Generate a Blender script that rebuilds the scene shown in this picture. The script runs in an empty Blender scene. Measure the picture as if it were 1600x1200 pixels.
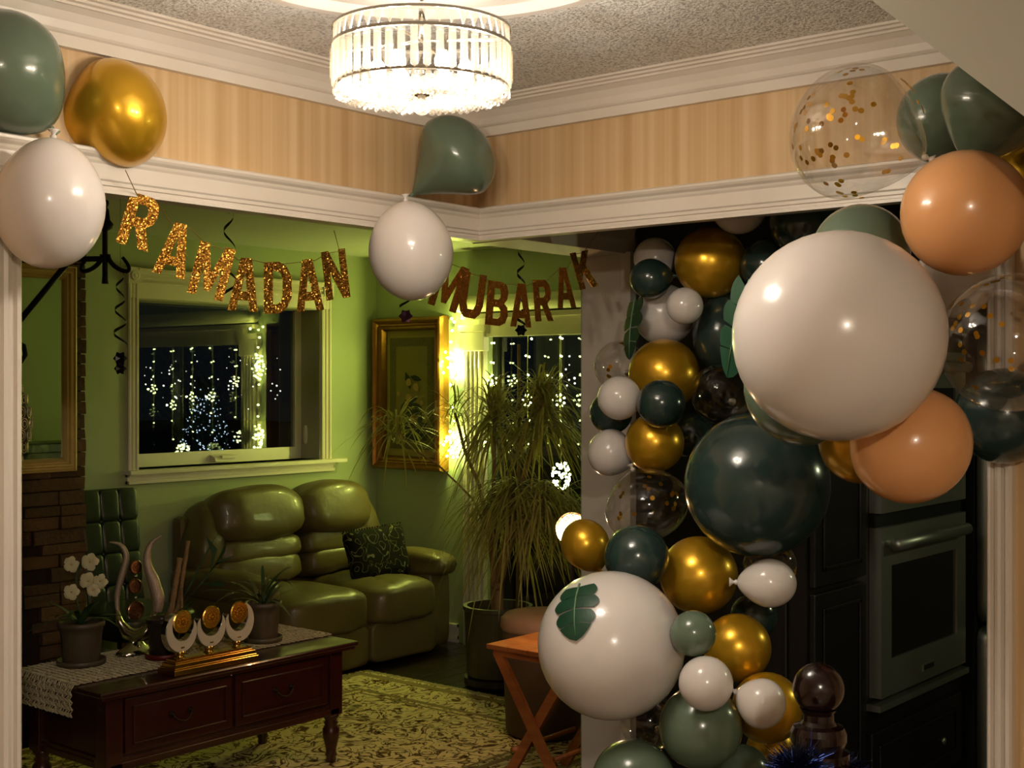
import bpy, bmesh, math, random
from mathutils import Vector, Matrix, Quaternion, noise

R = math.radians
random.seed(7)
SC = bpy.context.scene
COL = SC.collection

# ------------------------------------------------------------------ camera, world, exposure
FPX = 2040.0                      # focal length in pixels of the 1600x1200 frame
EYE = 1.60
TH = R(39.74)
SN, CS = math.sin(TH), math.cos(TH)
RIGHT = Vector((SN, -CS, 0)); FWD = Vector((CS, SN, 0)); UP = Vector((0, 0, 1))

cam_d = bpy.data.cameras.new('camera'); cam_d.sensor_width = 36.0
cam_d.lens = FPX / 1600 * 36.0; cam_d.clip_start = 0.05; cam_d.clip_end = 500
cam = bpy.data.objects.new('camera', cam_d); COL.objects.link(cam)
cam.location = (0, 0, EYE); cam.rotation_euler = (R(90), 0, TH - R(90))
SC.camera = cam
world = bpy.data.worlds.new('night_sky'); SC.world = world; world.use_nodes = True
bg = world.node_tree.nodes['Background']
bg.inputs[0].default_value = (0.010, 0.013, 0.020, 1); bg.inputs[1].default_value = 0.35
SC.view_settings.view_transform = 'Standard'; SC.view_settings.look = 'None'
SC.view_settings.exposure = 0.0; SC.view_settings.gamma = 1.0
SC.view_settings.use_curve_mapping = False
SC.cycles.use_denoising = True
SC.cycles.sample_clamp_indirect = 4.0
SC.cycles.transparent_max_bounces = 24
SC.cycles.caustics_reflective = False; SC.cycles.caustics_refractive = False

CHANDELIER_W = 6.0        # each bulb of the crystal chandelier
STRING_W = 1.5            # scale of the light strings
LIGHT_WARM = (1.0, 0.93, 0.83)
LIGHT_HALL = (1.0, 0.86, 0.68)
LIGHT_GREEN = (0.90, 1.0, 0.16)
HALL_W = 116.0             # hall lamp behind the photographer


def P(px, py, d):
    """point at depth d (metres along the view) that the photograph shows at pixel (px, py)"""
    r = (px - 800) / FPX * d
    return Vector((r * SN + d * CS, -r * CS + d * SN, EYE + (600 - py) / FPX * d))


def onX(px, py, x0):
    k = (px - 800) / FPX
    return P(px, py, x0 / (k * SN + CS))


def onY(px, py, y0):
    k = (px - 800) / FPX
    return P(px, py, y0 / (SN - k * CS))


# ------------------------------------------------------------------ materials
def lin(c):
    return tuple(((v / 255) / 12.92 if v / 255 <= 0.04045 else ((v / 255 + 0.055) / 1.055) ** 2.4) for v in c)


MATS = {}


def mat(name, col, rough=0.5, metal=0.0, bump=None, vary=None, coat=0.0, sss=0.0, spec=0.5, emis=None, trans=0.0):
    """col in sRGB 0-255; bump=(scale, strength, distance); vary=(scale, amount)"""
    if name in MATS:
        return MATS[name]
    m = bpy.data.materials.new(name); m.use_nodes = True
    nt = m.node_tree; b = nt.nodes['Principled BSDF']
    c = lin(col)
    b.inputs['Base Color'].default_value = (*c, 1)
    b.inputs['Roughness'].default_value = rough
    b.inputs['Metallic'].default_value = metal
    b.inputs['Coat Weight'].default_value = coat
    b.inputs['Coat Roughness'].default_value = 0.08
    b.inputs['Specular IOR Level'].default_value = spec
    b.inputs['Transmission Weight'].default_value = trans
    if sss:
        b.inputs['Subsurface Weight'].default_value = sss
        b.inputs['Subsurface Radius'].default_value = (0.05, 0.04, 0.03)
        b.inputs['Subsurface Scale'].default_value = 0.5
    if emis:
        b.inputs['Emission Color'].default_value = (*emis[0], 1)
        b.inputs['Emission Strength'].default_value = emis[1]
    tc = nt.nodes.new('ShaderNodeNewGeometry')
    if vary:
        n = nt.nodes.new('ShaderNodeTexNoise'); n.inputs['Scale'].default_value = vary[0]
        n.inputs['Detail'].default_value = 5
        nt.links.new(tc.outputs['Position'], n.inputs['Vector'])
        mx = nt.nodes.new('ShaderNodeMix'); mx.data_type = 'RGBA'
        a = vary[1]
        mx.inputs[6].default_value = (*[max(0, v * (1 - a)) for v in c], 1)
        mx.inputs[7].default_value = (*[min(1, v * (1 + a)) for v in c], 1)
        nt.links.new(n.outputs['Fac'], mx.inputs[0])
        nt.links.new(mx.outputs[2], b.inputs['Base Color'])
    if bump:
        n2 = nt.nodes.new('ShaderNodeTexNoise'); n2.inputs['Scale'].default_value = bump[0]
        n2.inputs['Detail'].default_value = 3
        nt.links.new(tc.outputs['Position'], n2.inputs['Vector'])
        bp = nt.nodes.new('ShaderNodeBump'); bp.inputs['Strength'].default_value = bump[1]
        bp.inputs['Distance'].default_value = bump[2]
        nt.links.new(n2.outputs['Fac'], bp.inputs['Height'])
        nt.links.new(bp.outputs['Normal'], b.inputs['Normal'])
    MATS[name] = m
    return m


def nodes_of(name):
    m = bpy.data.materials.new(name); m.use_nodes = True
    MATS[name] = m
    nt = m.node_tree
    return m, nt, nt.nodes['Principled BSDF'], nt.nodes['Material Output']


def ramp(nt, stops):
    r = nt.nodes.new('ShaderNodeValToRGB')
    e = r.color_ramp.elements
    while len(e) < len(stops):
        e.new(0.5)
    for k, (p, c) in enumerate(stops):
        e[k].position = p; e[k].color = (*lin(c), 1)
    return r


def mat_emit(name, col, strength):
    m, nt, b, out = nodes_of(name)
    b.inputs['Base Color'].default_value = (*col, 1)
    b.inputs['Emission Color'].default_value = (*col, 1)
    b.inputs['Emission Strength'].default_value = strength
    return m


def mat_clear(name, tint, gloss, rough, solid=None):
    """thin clear film / crystal: transparent with mirror-like sheen that grows at the rim"""
    m, nt, b, out = nodes_of(name)
    nt.nodes.remove(b)
    tr = nt.nodes.new('ShaderNodeBsdfTransparent'); tr.inputs[0].default_value = (*tint, 1)
    gl = nt.nodes.new('ShaderNodeBsdfGlossy'); gl.inputs[0].default_value = (1, 1, 1, 1); gl.inputs['Roughness'].default_value = rough
    lw = nt.nodes.new('ShaderNodeLayerWeight'); lw.inputs[0].default_value = 0.25
    ma = nt.nodes.new('ShaderNodeMath'); ma.operation = 'MULTIPLY_ADD'
    ma.inputs[1].default_value = gloss[1]; ma.inputs[2].default_value = gloss[0]
    nt.links.new(lw.outputs['Facing'], ma.inputs[0])
    mx = nt.nodes.new('ShaderNodeMixShader')
    nt.links.new(ma.outputs[0], mx.inputs[0]); nt.links.new(tr.outputs[0], mx.inputs[1]); nt.links.new(gl.outputs[0], mx.inputs[2])
    last = mx
    if solid:
        df = nt.nodes.new('ShaderNodeBsdfTranslucent'); df.inputs[0].default_value = (*solid[0], 1)
        m2 = nt.nodes.new('ShaderNodeMixShader'); m2.inputs[0].default_value = solid[1]
        nt.links.new(mx.outputs[0], m2.inputs[1]); nt.links.new(df.outputs[0], m2.inputs[2]); last = m2
    nt.links.new(last.outputs[0], out.inputs[0])
    return m


def mat_wallpaper():
    m, nt, b, out = nodes_of('striped_wallpaper')
    g = nt.nodes.new('ShaderNodeNewGeometry'); s = nt.nodes.new('ShaderNodeSeparateXYZ')
    nt.links.new(g.outputs['Position'], s.inputs[0])
    a = nt.nodes.new('ShaderNodeMath'); a.operation = 'ADD'
    nt.links.new(s.outputs[0], a.inputs[0]); nt.links.new(s.outputs[1], a.inputs[1])
    n = nt.nodes.new('ShaderNodeTexNoise'); n.noise_dimensions = '1D'; n.inputs['Scale'].default_value = 26; n.inputs['Detail'].default_value = 4
    nt.links.new(a.outputs[0], n.inputs['W'])
    r = ramp(nt, [(0.3, (198, 162, 116)), (0.5, (209, 176, 131)), (0.7, (219, 190, 148))])
    nt.links.new(n.outputs['Fac'], r.inputs[0]); nt.links.new(r.outputs[0], b.inputs['Base Color'])
    b.inputs['Roughness'].default_value = 0.55
    return m


def mat_popcorn():
    m, nt, b, out = nodes_of('stippled_ceiling')
    g = nt.nodes.new('ShaderNodeNewGeometry')
    v = nt.nodes.new('ShaderNodeTexNoise'); v.inputs['Scale'].default_value = 150; v.inputs['Detail'].default_value = 2
    nt.links.new(g.outputs['Position'], v.inputs['Vector'])
    r = ramp(nt, [(0.30, (178, 170, 162)), (0.54, (250, 246, 240))])
    nt.links.new(v.outputs['Fac'], r.inputs[0]); nt.links.new(r.outputs[0], b.inputs['Base Color'])
    bp = nt.nodes.new('ShaderNodeBump'); bp.inputs['Strength'].default_value = 1.0; bp.inputs['Distance'].default_value = 0.006
    nt.links.new(v.outputs['Fac'], bp.inputs['Height']); nt.links.new(bp.outputs[0], b.inputs['Normal'])
    b.inputs['Roughness'].default_value = 0.9
    return m


def mat_glitter(name, c1, c2, rough):
    m, nt, b, out = nodes_of(name)
    g = nt.nodes.new('ShaderNodeNewGeometry')
    v = nt.nodes.new('ShaderNodeTexVoronoi'); v.inputs['Scale'].default_value = 420
    nt.links.new(g.outputs['Position'], v.inputs['Vector'])
    sub = nt.nodes.new('ShaderNodeVectorMath'); sub.operation = 'SUBTRACT'; sub.inputs[1].default_value = (0.5, 0.5, 0.5)
    nt.links.new(v.outputs['Color'], sub.inputs[0])
    sc = nt.nodes.new('ShaderNodeVectorMath'); sc.operation = 'SCALE'; sc.inputs['Scale'].default_value = 1.1
    nt.links.new(sub.outputs[0], sc.inputs[0])
    ad = nt.nodes.new('ShaderNodeVectorMath'); ad.operation = 'ADD'
    nt.links.new(g.outputs['Normal'], ad.inputs[0]); nt.links.new(sc.outputs[0], ad.inputs[1])
    nm = nt.nodes.new('ShaderNodeVectorMath'); nm.operation = 'NORMALIZE'
    nt.links.new(ad.outputs[0], nm.inputs[0]); nt.links.new(nm.outputs[0], b.inputs['Normal'])
    r = ramp(nt, [(0.0, c1), (1.0, c2)])
    sp = nt.nodes.new('ShaderNodeSeparateColor'); nt.links.new(v.outputs['Color'], sp.inputs[0])
    nt.links.new(sp.outputs[0], r.inputs[0]); nt.links.new(r.outputs[0], b.inputs['Base Color'])
    b.inputs['Metallic'].default_value = 0.85; b.inputs['Roughness'].default_value = rough
    return m


def mat_rug():
    m, nt, b, out = nodes_of('floral_rug_pile')
    g = nt.nodes.new('ShaderNodeNewGeometry')
    n = nt.nodes.new('ShaderNodeTexNoise'); n.inputs['Scale'].default_value = 7; n.inputs['Detail'].default_value = 2; n.inputs['Distortion'].default_value = 2.6
    v = nt.nodes.new('ShaderNodeTexVoronoi'); v.inputs['Scale'].default_value = 9
    for q in (n, v):
        nt.links.new(g.outputs['Position'], q.inputs['Vector'])
    r1 = ramp(nt, [(0.0, (246, 224, 160)), (0.44, (246, 224, 160)), (0.485, (96, 66, 38)), (0.515, (96, 66, 38)), (0.56, (248, 228, 168)), (1.0, (196, 168, 104))])
    nt.links.new(n.outputs['Fac'], r1.inputs[0])
    r2 = ramp(nt, [(0.0, (88, 52, 30)), (0.16, (110, 78, 44)), (0.24, (255, 255, 255))])
    nt.links.new(v.outputs['Distance'], r2.inputs[0])
    mx = nt.nodes.new('ShaderNodeMix'); mx.data_type = 'RGBA'; mx.blend_type = 'MULTIPLY'; mx.inputs[0].default_value = 0.9
    nt.links.new(r1.outputs[0], mx.inputs[6]); nt.links.new(r2.outputs[0], mx.inputs[7])
    nt.links.new(mx.outputs[2], b.inputs['Base Color'])
    n3 = nt.nodes.new('ShaderNodeTexNoise'); n3.inputs['Scale'].default_value = 300
    nt.links.new(g.outputs['Position'], n3.inputs['Vector'])
    bp = nt.nodes.new('ShaderNodeBump'); bp.inputs['Strength'].default_value = 0.6; bp.inputs['Distance'].default_value = 0.006
    nt.links.new(n3.outputs['Fac'], bp.inputs['Height']); nt.links.new(bp.outputs[0], b.inputs['Normal'])
    b.inputs['Roughness'].default_value = 0.95; b.inputs['Specular IOR Level'].default_value = 0.1
    return m


def mat_vines():
    m, nt, b, out = nodes_of('black_vine_fabric')
    g = nt.nodes.new('ShaderNodeNewGeometry')
    n = nt.nodes.new('ShaderNodeTexNoise'); n.inputs['Scale'].default_value = 13; n.inputs['Detail'].default_value = 0; n.inputs['Distortion'].default_value = 1.6
    nt.links.new(g.outputs['Position'], n.inputs['Vector'])
    r = ramp(nt, [(0.0, (13, 12, 10)), (0.480, (13, 12, 10)), (0.492, (118, 110, 84)), (0.510, (118, 110, 84)), (0.522, (13, 12, 10))])
    nt.links.new(n.outputs['Fac'], r.inputs[0]); nt.links.new(r.outputs[0], b.inputs['Base Color'])
    b.inputs['Roughness'].default_value = 0.85; b.inputs['Specular IOR Level'].default_value = 0.15
    return m


def mat_wood(name, c1, c2, rough, sc=(2, 30, 30), coat=0.3):
    m, nt, b, out = nodes_of(name)
    g = nt.nodes.new('ShaderNodeTexCoord')
    mp = nt.nodes.new('ShaderNodeMapping'); mp.inputs['Scale'].default_value = sc
    nt.links.new(g.outputs['Object'], mp.inputs[0])
    n = nt.nodes.new('ShaderNodeTexNoise'); n.inputs['Scale'].default_value = 1.0; n.inputs['Detail'].default_value = 6; n.inputs['Distortion'].default_value = 0.6
    nt.links.new(mp.outputs[0], n.inputs['Vector'])
    r = ramp(nt, [(0.3, c1), (0.7, c2)])
    nt.links.new(n.outputs['Fac'], r.inputs[0]); nt.links.new(r.outputs[0], b.inputs['Base Color'])
    b.inputs['Roughness'].default_value = rough; b.inputs['Coat Weight'].default_value = coat
    return m


def mat_leaf(name, c1, c2, tl):
    m, nt, b, out = nodes_of(name)
    g = nt.nodes.new('ShaderNodeNewGeometry'); n = nt.nodes.new('ShaderNodeTexNoise'); n.inputs['Scale'].default_value = 11
    nt.links.new(g.outputs['Position'], n.inputs['Vector'])
    r = ramp(nt, [(0.3, c1), (0.7, c2)]); nt.links.new(n.outputs['Fac'], r.inputs[0]); nt.links.new(r.outputs[0], b.inputs['Base Color'])
    b.inputs['Roughness'].default_value = 0.42
    t = nt.nodes.new('ShaderNodeBsdfTranslucent'); nt.links.new(r.outputs[0], t.inputs[0])
    mx = nt.nodes.new('ShaderNodeMixShader'); mx.inputs[0].default_value = tl
    nt.links.new(b.outputs[0], mx.inputs[1]); nt.links.new(t.outputs[0], mx.inputs[2]); nt.links.new(mx.outputs[0], out.inputs[0])
    return m


TRIM = mat('painted_trim', (226, 216, 204), 0.35)
WALLPAPER = mat_wallpaper()
POPCORN = mat_popcorn()
PLAIN = mat('plain_plaster', (196, 184, 168), 0.7, bump=(60, 0.1, 0.002))
SAGE_WALL = mat('sage_wall_paint', (166, 176, 140), 0.6)
LIV_CEIL = mat('living_ceiling_paint', (196, 198, 184), 0.8)
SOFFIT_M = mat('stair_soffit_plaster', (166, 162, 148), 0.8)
FLOOR_M = mat_wood('dark_floor_boards', (20, 14, 9), (36, 24, 15), 0.28, (2, 14, 14))
FLOOR_BASE = mat('floor_gap', (10, 8, 6), 0.8)
BLACKIRON = mat('black_wrought_iron', (14, 14, 14), 0.5, 0.6)
CHROME = mat('polished_chrome', (220, 215, 205), 0.12, 1.0)
GOLDMETAL = mat('polished_gold', (236, 186, 92), 0.16, 1.0)
STEEL = mat('brushed_steel', (168, 170, 158), 0.42, 0.9, bump=(90, 0.05, 0.001))
BLACKGLASS = mat('black_oven_glass', (6, 6, 6), 0.08, 0.0, coat=0.5)
ESPRESSO = mat_wood('espresso_cabinet', (13, 10, 9), (20, 14, 11), 0.45, (20, 20, 2), 0.1)
CHERRY = mat_wood('dark_cherry_wood', (40, 10, 9), (60, 17, 14), 0.28, (3, 30, 30), 0.4)
OAK = mat_wood('orange_oak', (150, 80, 38), (188, 108, 54), 0.4, (25, 3, 25), 0.2)
LEATHER = mat('olive_leather', (98, 84, 50), 0.40, bump=(20, 0.2, 0.012), vary=(6, 0.18), coat=0.15)
GREEN_LEATHER = mat('dark_green_leather', (22, 32, 26), 0.36, bump=(50, 0.15, 0.004), coat=0.2)
TERRACOTTA = mat('brown_ceramic', (84, 70, 54), 0.45, vary=(20, 0.2))
SOIL = mat('potting_soil', (28, 20, 14), 0.95, bump=(80, 1, 0.02))
LEAF = mat_leaf('strap_leaf_green', (128, 124, 58), (176, 164, 92), 0.35)
DARKLEAF = mat('dark_house_leaf', (40, 66, 34), 0.4, vary=(14, 0.3))
FERNLEAF = mat('reddish_green_leaf', (82, 84, 48), 0.45, vary=(14, 0.4))
BARK = mat('pale_bark', (134, 104, 68), 0.8, bump=(60, 0.6, 0.01), vary=(30, 0.3))
MONSTERA = mat('artificial_monstera', (22, 62, 42), 0.4, vary=(20, 0.25))
MIDRIB = mat('leaf_midrib', (96, 128, 92), 0.5)
LACE = mat('crochet_lace', (196, 182, 150), 0.9)
BRASSFRAME = mat('antique_gold_frame', (150, 104, 44), 0.34, 0.8, bump=(40, 0.3, 0.004), vary=(18, 0.3))
OLDGOLD = mat('ribbed_gold_frame', (206, 178, 112), 0.45, 0.15, vary=(16, 0.2))
MIRROR = mat('mirror_silver', (225, 228, 222), 0.01, 1.0)
RUBBER_BLACK = mat('matte_black', (10, 10, 10), 0.6)
BLACKFOIL = mat('black_foil', (16, 14, 18), 0.25, 0.3)
PURPLEFOIL = mat('purple_foil', (88, 46, 104), 0.3, 0.4)
MAHOGANY = mat('mahogany_gloss', (26, 11, 11), 0.2, coat=0.25)
TINSEL = mat('blue_tinsel_foil', (30, 42, 88), 0.25, 0.9)
GLITTER = mat_glitter('gold_glitter_card', (150, 78, 14), (255, 196, 84), 0.34)
RUG = mat_rug()
RUGEDGE = mat('rug_border_wool', (150, 128, 78), 0.95)
FRINGE = mat('rug_fringe_cotton', (196, 180, 124), 0.95)
VINES = mat_vines()
PANE = mat_clear('window_pane', (0.72, 0.74, 0.72), (0.035, 0.35), 0.0)
CRYSTAL = mat_clear('cut_crystal', (1.0, 0.95, 0.86), (0.20, 0.5), 0.2, ((1.0, 0.92, 0.8), 0.014))
BEADC = mat_clear('crystal_bead', (0.98, 0.95, 0.9), (0.14, 0.5), 0.12, ((1.0, 0.92, 0.8), 0.012))
CLEARFILM = mat_clear('clear_balloon_film', (0.94, 0.935, 0.925), (0.03, 0.42), 0.07)
WHITE_L = mat('white_latex', (224, 216, 211), 0.22, sss=0.25, coat=0.25)
SAGE_L = mat('sage_latex', (95, 112, 93), 0.22, coat=0.25)
DEEP_L = mat('deep_green_latex', (38, 56, 52), 0.2, coat=0.3)
PEACH_L = mat('peach_latex', (228, 166, 110), 0.24, sss=0.15, coat=0.25)
GOLD_L = mat('chrome_gold_latex', (212, 164, 36), 0.30, 0.66, coat=0.3)
CONFETTI = mat('gold_foil_confetti', (214, 158, 40), 0.28, 0.9)
BRICKS = [mat('stacked_stone_%d' % k, c, 0.85, bump=(50, 0.8, 0.01), vary=(22, 0.3)) for k, c in
          enumerate([(86, 58, 35), (72, 48, 30), (98, 70, 43), (79, 54, 38)])]
MORTAR = mat('stone_backing', (40, 28, 20), 0.95)
PETAL = mat('cream_petal', (226, 212, 170), 0.6, sss=0.2)
PETALC = mat('yellow_throat', (206, 160, 60), 0.6)
BULB_WARM = mat_emit('chandelier_bulb_glow', (1.0, 0.86, 0.66), 40)
BULB_GREEN = mat_emit('string_bulb_glow', (0.85, 1.0, 0.38), 26)
GLOBE_GLOW = mat_emit('globe_lamp_glow', (1.0, 0.78, 0.5), 6)
CITY_GLOW = mat_emit('distant_lamp_glow', (1.0, 0.95, 0.8), 3.0)
BLUE_GLOW = mat_emit('outdoor_led_glow', (0.62, 0.78, 1.0), 2.2)
for _m in (BULB_GREEN, CITY_GLOW, BLUE_GLOW):
    _m.cycles.emission_sampling = 'NONE'
WIRE = mat('light_wire', (190, 186, 120), 0.5)
PRINT_BG = mat('print_paper', (150, 128, 66), 0.7, vary=(9, 0.15))
PRINT_MAT = mat('print_border', (96, 84, 42), 0.7, bump=(200, 0.4, 0.003), vary=(90, 0.6))
PRINT_DARK = mat('print_dark', (26, 34, 26), 0.7)
PRINT_FLOWER = mat('print_flower', (168, 132, 74), 0.7)
STICK = mat('bamboo_stake', (120, 96, 52), 0.6)
DRUM_M = mat('pinkish_drum', (158, 120, 102), 0.6)
HORN = mat('glitter_horn', (190, 165, 150), 0.35, 0.5, bump=(300, 0.8, 0.003))
PEWTER = mat('pierced_pewter', (206, 190, 156), 0.35, 0.5)


# ------------------------------------------------------------------ mesh helpers
class MB:
    def __init__(s):
        s.bm = bmesh.new()

    def box(s, x0, x1, y0, y1, z0, z1, rot=None, bevel=0.0):
        c = Vector(((x0 + x1) / 2, (y0 + y1) / 2, (z0 + z1) / 2))
        r = bmesh.ops.create_cube(s.bm, size=1)
        vs = r['verts']
        for v in vs:
            v.co = Vector((v.co.x * (x1 - x0), v.co.y * (y1 - y0), v.co.z * (z1 - z0)))
        if bevel:
            es = list({e for v in vs for e in v.link_edges})
            g = bmesh.ops.bevel(s.bm, geom=es, offset=bevel, segments=2, affect='EDGES', profile=0.5)
            vs = list({v for f in g['faces'] for v in f.verts} | {v for v in vs if v.is_valid})
        for v in vs:
            v.co = (rot @ v.co if rot else v.co) + c
        return s

    def poly(s, pts, vec):
        """closed polygon (list of 3-D points) extruded along vec"""
        vec = Vector(vec)
        a = [s.bm.verts.new(p) for p in pts]; b = [s.bm.verts.new(Vector(p) + vec) for p in pts]
        n = len(pts)
        s.bm.faces.new(a); s.bm.faces.new(list(reversed(b)))
        for i in range(n):
            s.bm.faces.new((a[i], b[i], b[(i + 1) % n], a[(i + 1) % n]))
        return s

    def lathe(s, prof, c=(0, 0, 0), seg=24, rot=None, cap=True, sq=1.0):
        c = Vector(c); rings = []
        for r, z in prof:
            ring = []
            for i in range(seg):
                a = 2 * math.pi * i / seg
                v = Vector((r * math.cos(a), r * math.sin(a) * sq, z))
                ring.append(s.bm.verts.new((rot @ v if rot else v) + c))
            rings.append(ring)
        for a, b in zip(rings, rings[1:]):
            for i in range(seg):
                s.bm.faces.new((a[i], a[(i + 1) % seg], b[(i + 1) % seg], b[i]))
        if cap:
            for ring, rev in ((rings[0], True), (rings[-1], False)):
                try:
                    s.bm.faces.new(list(reversed(ring)) if rev else ring)
                except ValueError:
                    pass
        return s

    def tube(s, pts, r, seg=8, flat=1.0):
        pts = [Vector(p) for p in pts]
        rs = r if isinstance(r, (list, tuple)) else [r] * len(pts)
        rings = []; up = None
        for i, p in enumerate(pts):
            t = (pts[min(i + 1, len(pts) - 1)] - pts[max(i - 1, 0)])
            if t.length < 1e-9:
                t = Vector((0, 0, 1))
            t.normalize()
            if up is None:
                up = t.orthogonal().normalized()
            up = (up - t * up.dot(t))
            up = up.normalized() if up.length > 1e-6 else t.orthogonal().normalized()
            w = t.cross(up)
            rings.append([s.bm.verts.new(p + (up * math.cos(2 * math.pi * k / seg) + w * math.sin(2 * math.pi * k / seg) * flat) * rs[i]) for k in range(seg)])
        for a, b in zip(rings, rings[1:]):
            for k in range(seg):
                s.bm.faces.new((a[k], a[(k + 1) % seg], b[(k + 1) % seg], b[k]))
        s.bm.faces.new(list(reversed(rings[0]))); s.bm.faces.new(rings[-1])
        return s

    def sphere(s, c, r, u=16, v=10, scale=(1, 1, 1)):
        m = Matrix.Translation(c) @ Matrix.Diagonal((*scale, 1))
        bmesh.ops.create_uvsphere(s.bm, u_segments=u, v_segments=v, radius=r, matrix=m)
        return s

    def ico(s, c, r, sub=1):
        bmesh.ops.create_icosphere(s.bm, subdivisions=sub, radius=r, matrix=Matrix.Translation(c))
        return s

    def puff(s, c, h, e=0.45, e2=None, rot=None, nu=36, nv=20, fn=None):
        """pillow-like superellipsoid, half sizes h"""
        e2 = e2 or e
        c = Vector(c)

        def pw(x, k):
            return math.copysign(abs(x) ** k, x)
        grid = []
        for j in range(nv + 1):
            ph = -math.pi / 2 + math.pi * j / nv
            row = []
            for i in range(nu):
                th = 2 * math.pi * i / nu
                v = Vector((h[0] * pw(math.cos(ph), e) * pw(math.cos(th), e2),
                            h[1] * pw(math.cos(ph), e) * pw(math.sin(th), e2),
                            h[2] * pw(math.sin(ph), e)))
                if fn:
                    v = fn(v)
                row.append(s.bm.verts.new((rot @ v if rot else v) + c))
            grid.append(row)
        for a, b in zip(grid, grid[1:]):
            for i in range(nu):
                s.bm.faces.new((a[i], a[(i + 1) % nu], b[(i + 1) % nu], b[i]))
        bmesh.ops.remove_doubles(s.bm, verts=[v for v in grid[0] + grid[-1]], dist=1e-6)
        return s

    def strip(s, pts, wid, side, fold=0.0):
        """leaf blade: ribbon along pts, width list wid"""
        side = Vector(side)
        L = []; Rr = []
        for p, w in zip(pts, wid):
            p = Vector(p)
            L.append(s.bm.verts.new(p - side * w)); Rr.append(s.bm.verts.new(p + side * w))
        for i in range(len(pts) - 1):
            s.bm.faces.new((L[i], Rr[i], Rr[i + 1], L[i + 1]))
        return s

    def build(s, name, m, parent=None, smooth=False, recalc=True):
        if recalc:
            bmesh.ops.recalc_face_normals(s.bm, faces=s.bm.faces)
        vs = s.bm.verts
        lo = Vector((min(v.co.x for v in vs), min(v.co.y for v in vs), min(v.co.z for v in vs)))
        hi = Vector((max(v.co.x for v in vs), max(v.co.y for v in vs), max(v.co.z for v in vs)))
        c = Vector(((lo.x + hi.x) / 2, (lo.y + hi.y) / 2, lo.z))
        for v in vs:
            v.co -= c
        me = bpy.data.meshes.new(name)
        s.bm.to_mesh(me); s.bm.free()
        if smooth:
            for p in me.polygons:
                p.use_smooth = True
        me.materials.append(m)
        return link(name, me, c, parent)


def wpos(o):
    p = Vector(o.location)
    while o.parent:
        o = o.parent; p = p + Vector(o.location)
    return p


def link(name, me, loc, parent=None, rot=None, scale=None):
    """object at world loc; parents are never rotated or scaled in this scene"""
    o = bpy.data.objects.new(name, me)
    COL.objects.link(o)
    o.location = Vector(loc) - (wpos(parent) if parent else Vector((0, 0, 0)))
    if rot is not None:
        o.rotation_mode = 'QUATERNION'; o.rotation_quaternion = rot
    if scale is not None:
        o.scale = scale
    if parent:
        o.parent = parent
    return o


def thing(name, loc, label, cat, group=None):
    o = bpy.data.objects.new(name, None); COL.objects.link(o)
    o.location = loc; o.empty_display_size = 0.05
    return tag(o, label, cat, group)


def tag(o, label, cat, group=None):
    o['label'] = label; o['category'] = cat
    if group:
        o['group'] = group
    return o


def struct(o, label=None):
    o['kind'] = 'structure'
    if label:
        o['label'] = label
    return o


def stuff(o):
    o['kind'] = 'stuff'
    return o


def align(v, axis='Z'):
    return Vector(v).normalized().to_track_quat(axis, 'Y' if axis == 'Z' else 'Z')


def point_light(name, loc, w, col, size, parent):
    l = bpy.data.lights.new(name, 'POINT'); l.energy = w; l.color = col; l.shadow_soft_size = size
    return link(name, l, loc, parent)


# ------------------------------------------------------------------ the room shell
XH, YH = 3.010, 2.637            # header planes: right header faces -X, left header faces -Y
HB = 2.060                       # underside of the headers
CZ = 2.45                        # ceiling
TK = 0.16                        # thickness of headers
XP, YW = 6.004, 6.15             # picture wall and window wall of the living room
XPE = 3.76                       # end of the partition between living room and kitchen
LCZ = 2.42

floor = struct(MB().box(-2.6, 7.2, -2.6, 6.6, -0.10, -0.012).build('floor', FLOOR_BASE), 'dark floor under the boards')
plank_me = None
pk = 0
for i in range(78):
    y0 = -2.6 + i * 0.118
    xs = [-2.6 + (0.9 * ((i * 37) % 10) / 10)]
    if y0 < 2.3 or y0 > 6.2:
        continue
    x = 2.0 + 0.1 * ((i * 7) % 9)
    while x < 6.0:
        ln = min(1.15, 6.0 - x)
        if ln > 0.15:
            if ln == 1.15 and plank_me:
                link('plank', plank_me, (x + ln / 2, y0 + 0.057, -0.012), floor)
            else:
                o = MB().box(x, x + ln - 0.004, y0, y0 + 0.1145, -0.012, 0.0, bevel=0.0015).build('plank', FLOOR_M, floor)
                if ln == 1.15:
                    plank_me = o.data
        x += 1.15
struct(MB().box(-2.6, 2.0, -2.6, 2.3, -0.012, 0.0).build('floor_hall', mat('hall_tile', (150, 132, 112), 0.3)), 'pale hall floor')
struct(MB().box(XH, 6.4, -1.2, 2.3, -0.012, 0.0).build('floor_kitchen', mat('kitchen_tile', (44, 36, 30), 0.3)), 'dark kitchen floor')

struct(MB().box(-2.6, XH, -2.6, YH, CZ, CZ + 0.1).build('ceiling', POPCORN), 'stippled popcorn ceiling around the chandelier')
struct(MB().box(-0.5, XP + 0.3, YH + TK, YW + 0.3, LCZ, LCZ + 0.1).build('ceiling_living', LIV_CEIL), 'living room ceiling')
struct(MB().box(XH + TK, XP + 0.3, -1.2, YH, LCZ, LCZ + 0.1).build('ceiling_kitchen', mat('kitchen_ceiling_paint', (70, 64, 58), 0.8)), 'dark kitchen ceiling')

# left header with the wall beside the opening (opening starts at X = 1.496)
JX = 1.496
m = MB().box(-2.6, XH, YH, YH + TK, HB, CZ)
m.box(-2.6, JX, YH, YH + TK, 0, HB)
wall_left = struct(m.build('wall_left', WALLPAPER), 'striped tan wallpaper band over the wide living room opening')
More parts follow.
